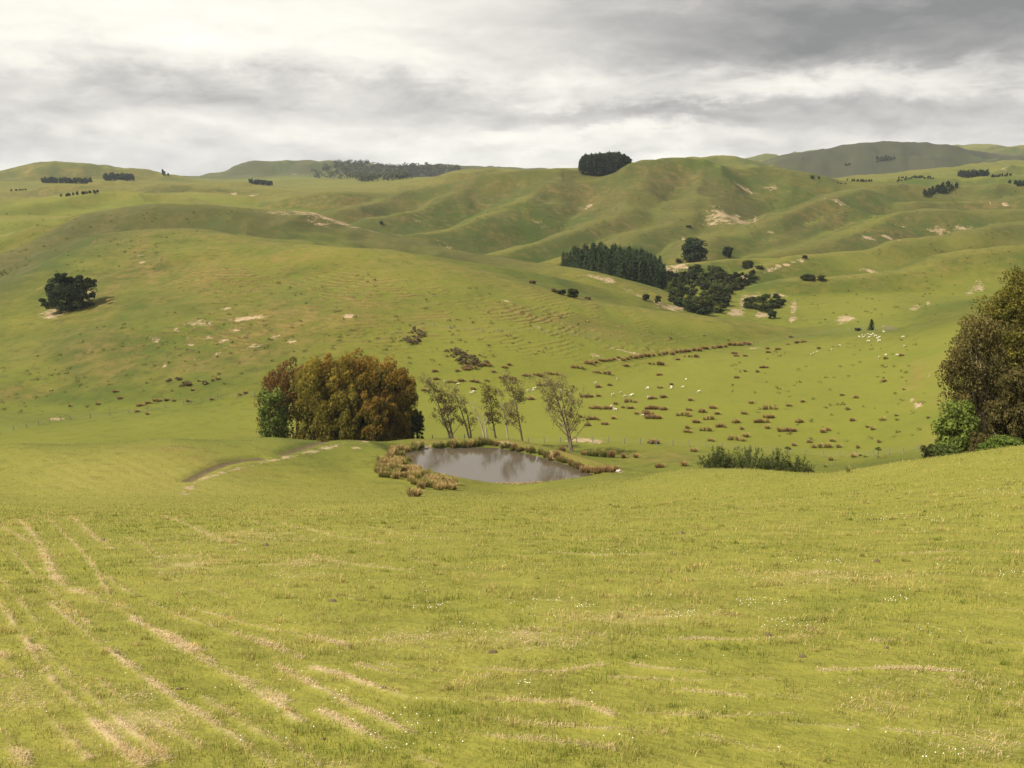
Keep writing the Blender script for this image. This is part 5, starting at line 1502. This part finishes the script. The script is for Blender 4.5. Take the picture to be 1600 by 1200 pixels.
# stakes in the shallows, stumps, a fallen log
for k, px in enumerate((652, 668, 716, 744, 762, 781)):
    p = shore(px, 762 if px > 700 else 740, -0.5)
    o = tube('stake', [(0, 0, -0.9), (0.03, 0, 0.2), (0.07 * (-1) ** k, 0, 0.75)], (0.035, 0.03, 0.025), M_post, None, 6)
    o.location = (p[0], p[1], POND_Z)
    tag(o, ('dark thin stake standing in the water near the left shore', 'thin stake in the water just below the left rushes', 'leftmost thin stake along the near edge of the pond', 'second thin stake along the near edge of the pond',
            'third thin stake along the near edge of the pond', 'rightmost thin stake along the near edge, by the dark tussock')[k], 'stake')
x, y, z = at(763, 203)
o = tube('fallen_log', [(-1.6, 0.2, 0.9), (-0.5, 0, 0.35), (0.8, -0.2, 0.12), (1.6, -0.3, 0.05)], (0.10, 0.16, 0.18, 0.15), M_pale, None, 7)
o.location = (x, y, z); tag(o, 'pale fallen log leaning at the foot of the dead bare tree', 'log')
for px, D, h_, lab in ((1241, 205, 1.9, 'stunted post like tree stem with a small tuft above the willow shrubs'), (1386, 193, 2.4, 'stunted little tree with dark tuft on the flat near the right hand brow')):
    x, y, z = at(px, D)
    o = tag(empty('stunted_tree', (x, y, z - 0.1)), lab, 'tree')
    tube('trunk', [(0, 0, -0.3), (0.05, 0, h_ * 0.5), (0, 0, h_ * 0.9)], (0.10, 0.08, 0.05), M_bark, o, 6)
    L = Leaves()
    for q in range(5): L.clump((GQ.normal() * 0.25, GQ.normal() * 0.2, h_ * GQ.uniform(0.75, 1.0)), (0.35, 0.3, 0.2), 24, 0.24, (0, 0.6), rng=GQ)
    L.build('crown', M_bush, o)

# pale rocks on the bare ground of the dam and hill
M_rock = bark_mat('pale_limestone', (0.36, 0.31, 0.24), (0.60, 0.55, 0.46), 2.0)


def rock(x, y, size, label, mat=None, name='rock', cat='rock', flat=0.55, sink=0.3):
    import bmesh
    bm = bmesh.new(); bmesh.ops.create_icosphere(bm, subdivisions=2, radius=1.0)
    off = GQ.uniform(-5, 5, 3)
    for v in bm.verts:
        k = 1 + 0.32 * float(perlin(np.array([v.co.x * 1.4 + off[0]]), np.array([v.co.y * 1.4 + v.co.z * 1.1 + off[1]]))[0]) + GQ.normal() * 0.05
        v.co = Vector((v.co.x * k, v.co.y * k * 0.8, v.co.z * k * flat))
    me = bpy.data.meshes.new(name); bm.to_mesh(me); bm.free(); me.materials.append(mat or M_rock)
    o = bpy.data.objects.new(name, me); COL.objects.link(o); o.scale = (size,) * 3
    o.location = (x, y, ground(x, y) + size * flat * (1 - 2 * sink) * 0.6); o.rotation_euler = (0, 0, GQ.uniform(0, 6.28))
    return tag(o, label, cat)


for px, py, s, lab in ((868, 713, 0.45, 'pale rock on the bare bank at the right of the far shore'), (850, 706, 0.4, 'pale rock on top of the bare bank right of the far shore'),
                       (966, 737, 0.55, 'pale boulder at the far right tip of the pond'), (666, 698, 0.4, 'pale rock on the left corner of the dam')):
    (x, y, z), = hits([(px, py)])
    rock(x, y, s, lab)
M_clod = bark_mat('dry_earth_clod', (0.080, 0.062, 0.034), (0.19, 0.145, 0.080), 9.0)
for px, py, s, lab in ((505, 1156, 0.055, 'dark dry clod near the bottom edge below the hay row'), (280, 1077, 0.07, 'flat brown clod beside the second hay row from the left'), (183, 1021, 0.08, 'brown clod lying on a hay row at the left'),
                       (1268, 984, 0.13, 'dark clod among white clover on the right of the slope'), (1200, 993, 0.12, 'brown clod left of the dark clod in the clover'), (600, 1076, 0.07, 'dark clod on the longest curved hay row'),
                       (1065, 834, 0.30, 'greyish clod on the upper slope below the willow shrubs'), (1370, 878, 0.22, 'tan clod on the upper right slope'), (520, 940, 0.15, 'brown clod on the mid slope left of centre'),
                       (770, 1020, 0.12, 'tan brown clod in the middle of the slope'), (415, 853, 0.26, 'dark tuft like clod on the slope left of centre'), (160, 845, 0.22, 'brown clod at the top of the left hay rows'),
                       (1254, 1027, 0.10, 'pale grey clod below the clover patch'), (1385, 1014, 0.09, 'small dark clod right of the pale grey clod')):
    (x, y, z), = hits([(px, py)])
    rock(x, y, s * 0.44, lab, M_clod, 'earth_clod', 'clod', 0.45, 0.25)

# ------------------------------------------------------------------ the near sward: blades of grass, straw and clover, nobody could count them
M_blade = leaf_mat('grass_blade', (0.155, 0.200, 0.026), (0.66, 0.490, 0.205), 0.45, 0.6)
M_straw = leaf_mat('dry_straw_blade', (0.26, 0.20, 0.10), (0.50, 0.385, 0.235), 0.3, 0.6)
GB = np.random.default_rng(99)


def field_at(field, x, y):
    r = np.hypot(x, y); th = np.arctan2(x, y)
    i = np.clip(np.interp(r, _rr, np.arange(_NR)).round().astype(int), 0, _NR - 1); j = np.clip(np.interp(th, _th, np.arange(_NT)).round().astype(int), 0, _NT - 1)
    return field[i, j]


def sward(n, r0, r1, hgt, wid, straw_only=False, stalks=False, clumped=0):
    r = np.exp(GB.uniform(math.log(r0), math.log(r1), n)) if r1 / r0 > 3 else np.sqrt(GB.uniform(r0 ** 2, r1 ** 2, n))
    th = GB.uniform(-0.58, 0.58, n); x = r * np.sin(th); y = r * np.cos(th)
    if clumped:
        k = max(1, n // clumped); i_ = np.repeat(np.arange(k), clumped); n = len(i_)
        sp = 0.055 * np.clip(r[i_] / 9, 0.8, 6) ** 0.6 * GB.uniform(0.5, 1.6, k)[i_]
        x = x[i_] + GB.normal(size=n) * sp; y = y[i_] + GB.normal(size=n) * sp; r = np.hypot(x, y)
    st = field_at(straw, x, y)
    tuft = fbm(x, y, 0.55, 2) + 0.6 * fbm(x + 30, y, 2.6, 2)
    if straw_only:
        keep = GB.random(n) < st ** 1.3 * np.clip(0.55 + 1.2 * fbm(x, y, 0.8, 2), 0.05, 1)
    else: keep = GB.random(n) < np.clip(0.62 + 0.9 * tuft, 0.12, 1)
    if clumped: keep = np.ones(n, bool)
    if stalks: keep = GB.random(n) < np.clip(0.25 + 1.6 * fbm(x + 3, y, 3.3, 2), 0.05, 1)
    x, y, r, st, tuft = x[keep], y[keep], r[keep], st[keep], tuft[keep]; n = len(x)
    z = height_grid(x, y)
    sc = np.clip(r / 9, 0.8, 16.0) ** 0.80
    a = GB.uniform(0, 6.283, n); lean = GB.uniform(0.1, 0.9, n) if not straw_only else GB.uniform(1.0, 2.6, n)
    h = hgt * sc ** 0.55 * np.clip(GB.normal(1, .3, n), 0.3, 2) * (0.75 + 0.5 * np.clip(tuft, -.5, .8)) * (1 if not straw_only else 0.7)
    wv = wid * sc
    d = np.c_[np.cos(a), np.sin(a), np.zeros(n)]; s = np.c_[-np.sin(a), np.cos(a), np.zeros(n)]
    b = np.c_[x, y, z - 0.012]
    up = np.c_[np.zeros((n, 2)), np.ones(n)]
    mid = b + (d * 0.35 * lean[:, None] + up) * (h * 0.55)[:, None] / np.sqrt(1 + (0.35 * lean) ** 2)[:, None]
    tip = b + (d * lean[:, None] + up) * h[:, None] / np.sqrt(1 + lean ** 2)[:, None]
    v = np.stack([b - s * wv[:, None] * .5, b + s * wv[:, None] * .5, mid + s * wv[:, None] * .45, tip, mid - s * wv[:, None] * .45], 1)
    dryb = 0.24 + 0.42 * fbm(x + 7, y, 1.9, 3) + 0.34 * fbm(x, y + 9, 9.0, 2)
    t = np.clip(dryb + GB.normal(0, .16, n) + (GB.random(n) < 0.10) * 0.5 + st * 0.85, 0, 1) if not straw_only else np.clip(GB.normal(0.93, .08, n), 0.6, 1)
    if clumped: t = np.clip(t * 0.75 + GB.uniform(-0.1, 0.35, max(1, n // clumped) + 1)[np.arange(n) // clumped], 0, 1)
    if stalks: t = np.clip(GB.normal(0.8, .15, n), 0.4, 1)
    rv = GB.random(n)
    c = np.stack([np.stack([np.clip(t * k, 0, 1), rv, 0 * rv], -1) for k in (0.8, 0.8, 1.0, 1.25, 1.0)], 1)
    return v, c


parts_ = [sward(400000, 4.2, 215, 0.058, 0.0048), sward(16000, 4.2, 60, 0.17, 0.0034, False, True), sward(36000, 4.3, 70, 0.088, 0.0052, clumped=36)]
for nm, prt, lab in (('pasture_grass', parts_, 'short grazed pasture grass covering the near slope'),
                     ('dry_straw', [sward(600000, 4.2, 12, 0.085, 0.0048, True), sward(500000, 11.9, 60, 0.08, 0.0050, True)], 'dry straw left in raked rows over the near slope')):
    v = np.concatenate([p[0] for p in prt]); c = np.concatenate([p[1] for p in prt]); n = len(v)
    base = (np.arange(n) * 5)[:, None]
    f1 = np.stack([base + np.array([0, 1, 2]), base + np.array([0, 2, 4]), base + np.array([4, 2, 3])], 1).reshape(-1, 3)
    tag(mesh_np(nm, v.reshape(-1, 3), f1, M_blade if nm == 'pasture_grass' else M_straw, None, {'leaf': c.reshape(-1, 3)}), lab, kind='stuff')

M_clover, nt = new_mat('clover_head'); principled(nt, (0.78, 0.76, 0.66), 0.8, None, 0.1)
q = []
for cx, cy, rx, ry, n in ((640, 1150, 60, 30, 16), (540, 1100, 20, 20, 8), (1060, 965, 25, 6, 26), (1190, 945, 40, 6, 30), (1240, 978, 50, 8, 24), (830, 955, 40, 14, 18), (670, 950, 30, 6, 14), (900, 950, 30, 4, 12), (740, 990, 30, 12, 10),
                          (820, 1072, 12, 5, 8), (1260, 880, 60, 5, 22), (1450, 810, 120, 6, 60), (1580, 900, 20, 6, 12), (1400, 940, 20, 4, 14), (1450, 990, 16, 10, 8), (1450, 1185, 60, 14, 9), (1560, 770, 40, 5, 24), (300, 1030, 300, 160, 50),
                          (800, 1000, 780, 190, 130), (1100, 880, 480, 60, 90), (950, 870, 30, 10, 14), (440, 905, 20, 4, 10)):
    q += list(np.c_[cx + GB.uniform(-1, 1, n) * rx, cy + GB.uniform(-1, 1, n) * ry])
q = np.array([p for p in q if p[1] < 1198 and 0 < p[0] < 1600])
oct_v = np.array([(1, 0, 0), (-1, 0, 0), (0, 1, 0), (0, -1, 0), (0, 0, 1), (0, 0, -1.0)]); oct_f = np.array([(0, 2, 4), (2, 1, 4), (1, 3, 4), (3, 0, 4), (2, 0, 5), (1, 2, 5), (3, 1, 5), (0, 3, 5)])
V, Fc = [], []
for k, (x, y, z) in enumerate(hits(q)):
    s = 0.0056 * max(1, (y / 9) ** 0.6) * GB.uniform(0.7, 1.3)
    V.append(oct_v * s + np.array([x, y, z + 0.05 + s])); Fc.append(oct_f + 6 * k)
tag(mesh_np('clover_flowers', np.vstack(V), np.vstack(Fc), M_clover), 'white clover heads scattered through the near grass', kind='stuff')

# ------------------------------------------------------------------ give each of the countable repeats its own label, by its place in its row
ORD = ['leftmost', 'second from the left', 'third from the left', 'fourth from the left', 'fifth from the left', 'sixth from the left', 'seventh from the left', 'eighth from the left',
       'ninth from the left', 'tenth from the left', 'eleventh from the left', 'twelfth from the left', 'thirteenth from the left', 'fourteenth from the left', 'fifteenth from the left', 'sixteenth from the left']


def number_row(objs, fmt):
    objs = sorted(objs, key=lambda o: o.location.x / o.location.y)
    for k, o in enumerate(objs):
        o['label'] = fmt.format('rightmost' if k == len(objs) - 1 and k else ORD[k] if k < len(ORD) else '%dth from the left' % (k + 1))


def of_group(g): return [o for o in SC.objects if o.get('group') == g]


def number_bands(group, fmt, size=11):
    objs = sorted(of_group(group), key=lambda o: o.location.y)
    nb = max(1, math.ceil(len(objs) / size)); names = ['nearest', 'second nearest', 'third nearest', 'fourth nearest', 'fifth nearest', 'sixth nearest']
    for k in range(nb):
        band = objs[k * len(objs) // nb:(k + 1) * len(objs) // nb]
        number_row(band, fmt.replace('BAND', 'only' if nb == 1 else 'farthest' if k == nb - 1 else names[k]))


for where in FLOCK:
    short = {'on the flat': 'behind the gum row', 'grazing on': 'among the rush banks', 'on the sunn': 'on the slope below the yard', 'in the mob ': 'in the mob by the stock yard'}[where[:11] if where[:11] in ('on the flat', 'on the sunn', 'in the mob ') else 'grazing on']
    number_bands('sheep ' + where, 'white sheep, {}, BAND row ' + short, 12)
number_bands('long rush banks behind the gum row', 'long brown rush bank, {}, BAND row behind the gums')
number_bands('short rush tufts behind the gum row', 'short brown rush tuft, {}, BAND row behind the gums')
for w_, s_ in (('on the lower flat above the willow shrubs', 'above the willow shrubs'), ('on the upper flat towards the stock yard', 'below the stock yard')):
    number_bands('long rush banks ' + w_, 'long tan rush bank, {}, BAND row ' + s_)
    number_bands('short rush tufts ' + w_, 'short tan rush tuft, {}, BAND row ' + s_)
number_bands('rush tufts at the foot of the left hill', 'dark rush tuft, {} in the BAND row at the left hill foot')
number_bands('tiny tussocks on the right hand slope', 'tiny green tussock, {} in the BAND row on the right slope')
number_bands('weedy rushes behind the dam', 'dark weedy rushes below the lone gum, {} in the BAND row')
for g_, f_ in (('rushes on the near side of the pond', 'low pale rushes on the near pond edge, {}'), ('rushes on the right side of the pond', 'russet rushes at the right tip of the pond, {}'), ('rushes along the ditch', 'dark brown rushes in the ditch, {}')):
    if len(of_group(g_)) <= 40: number_row(of_group(g_), f_)
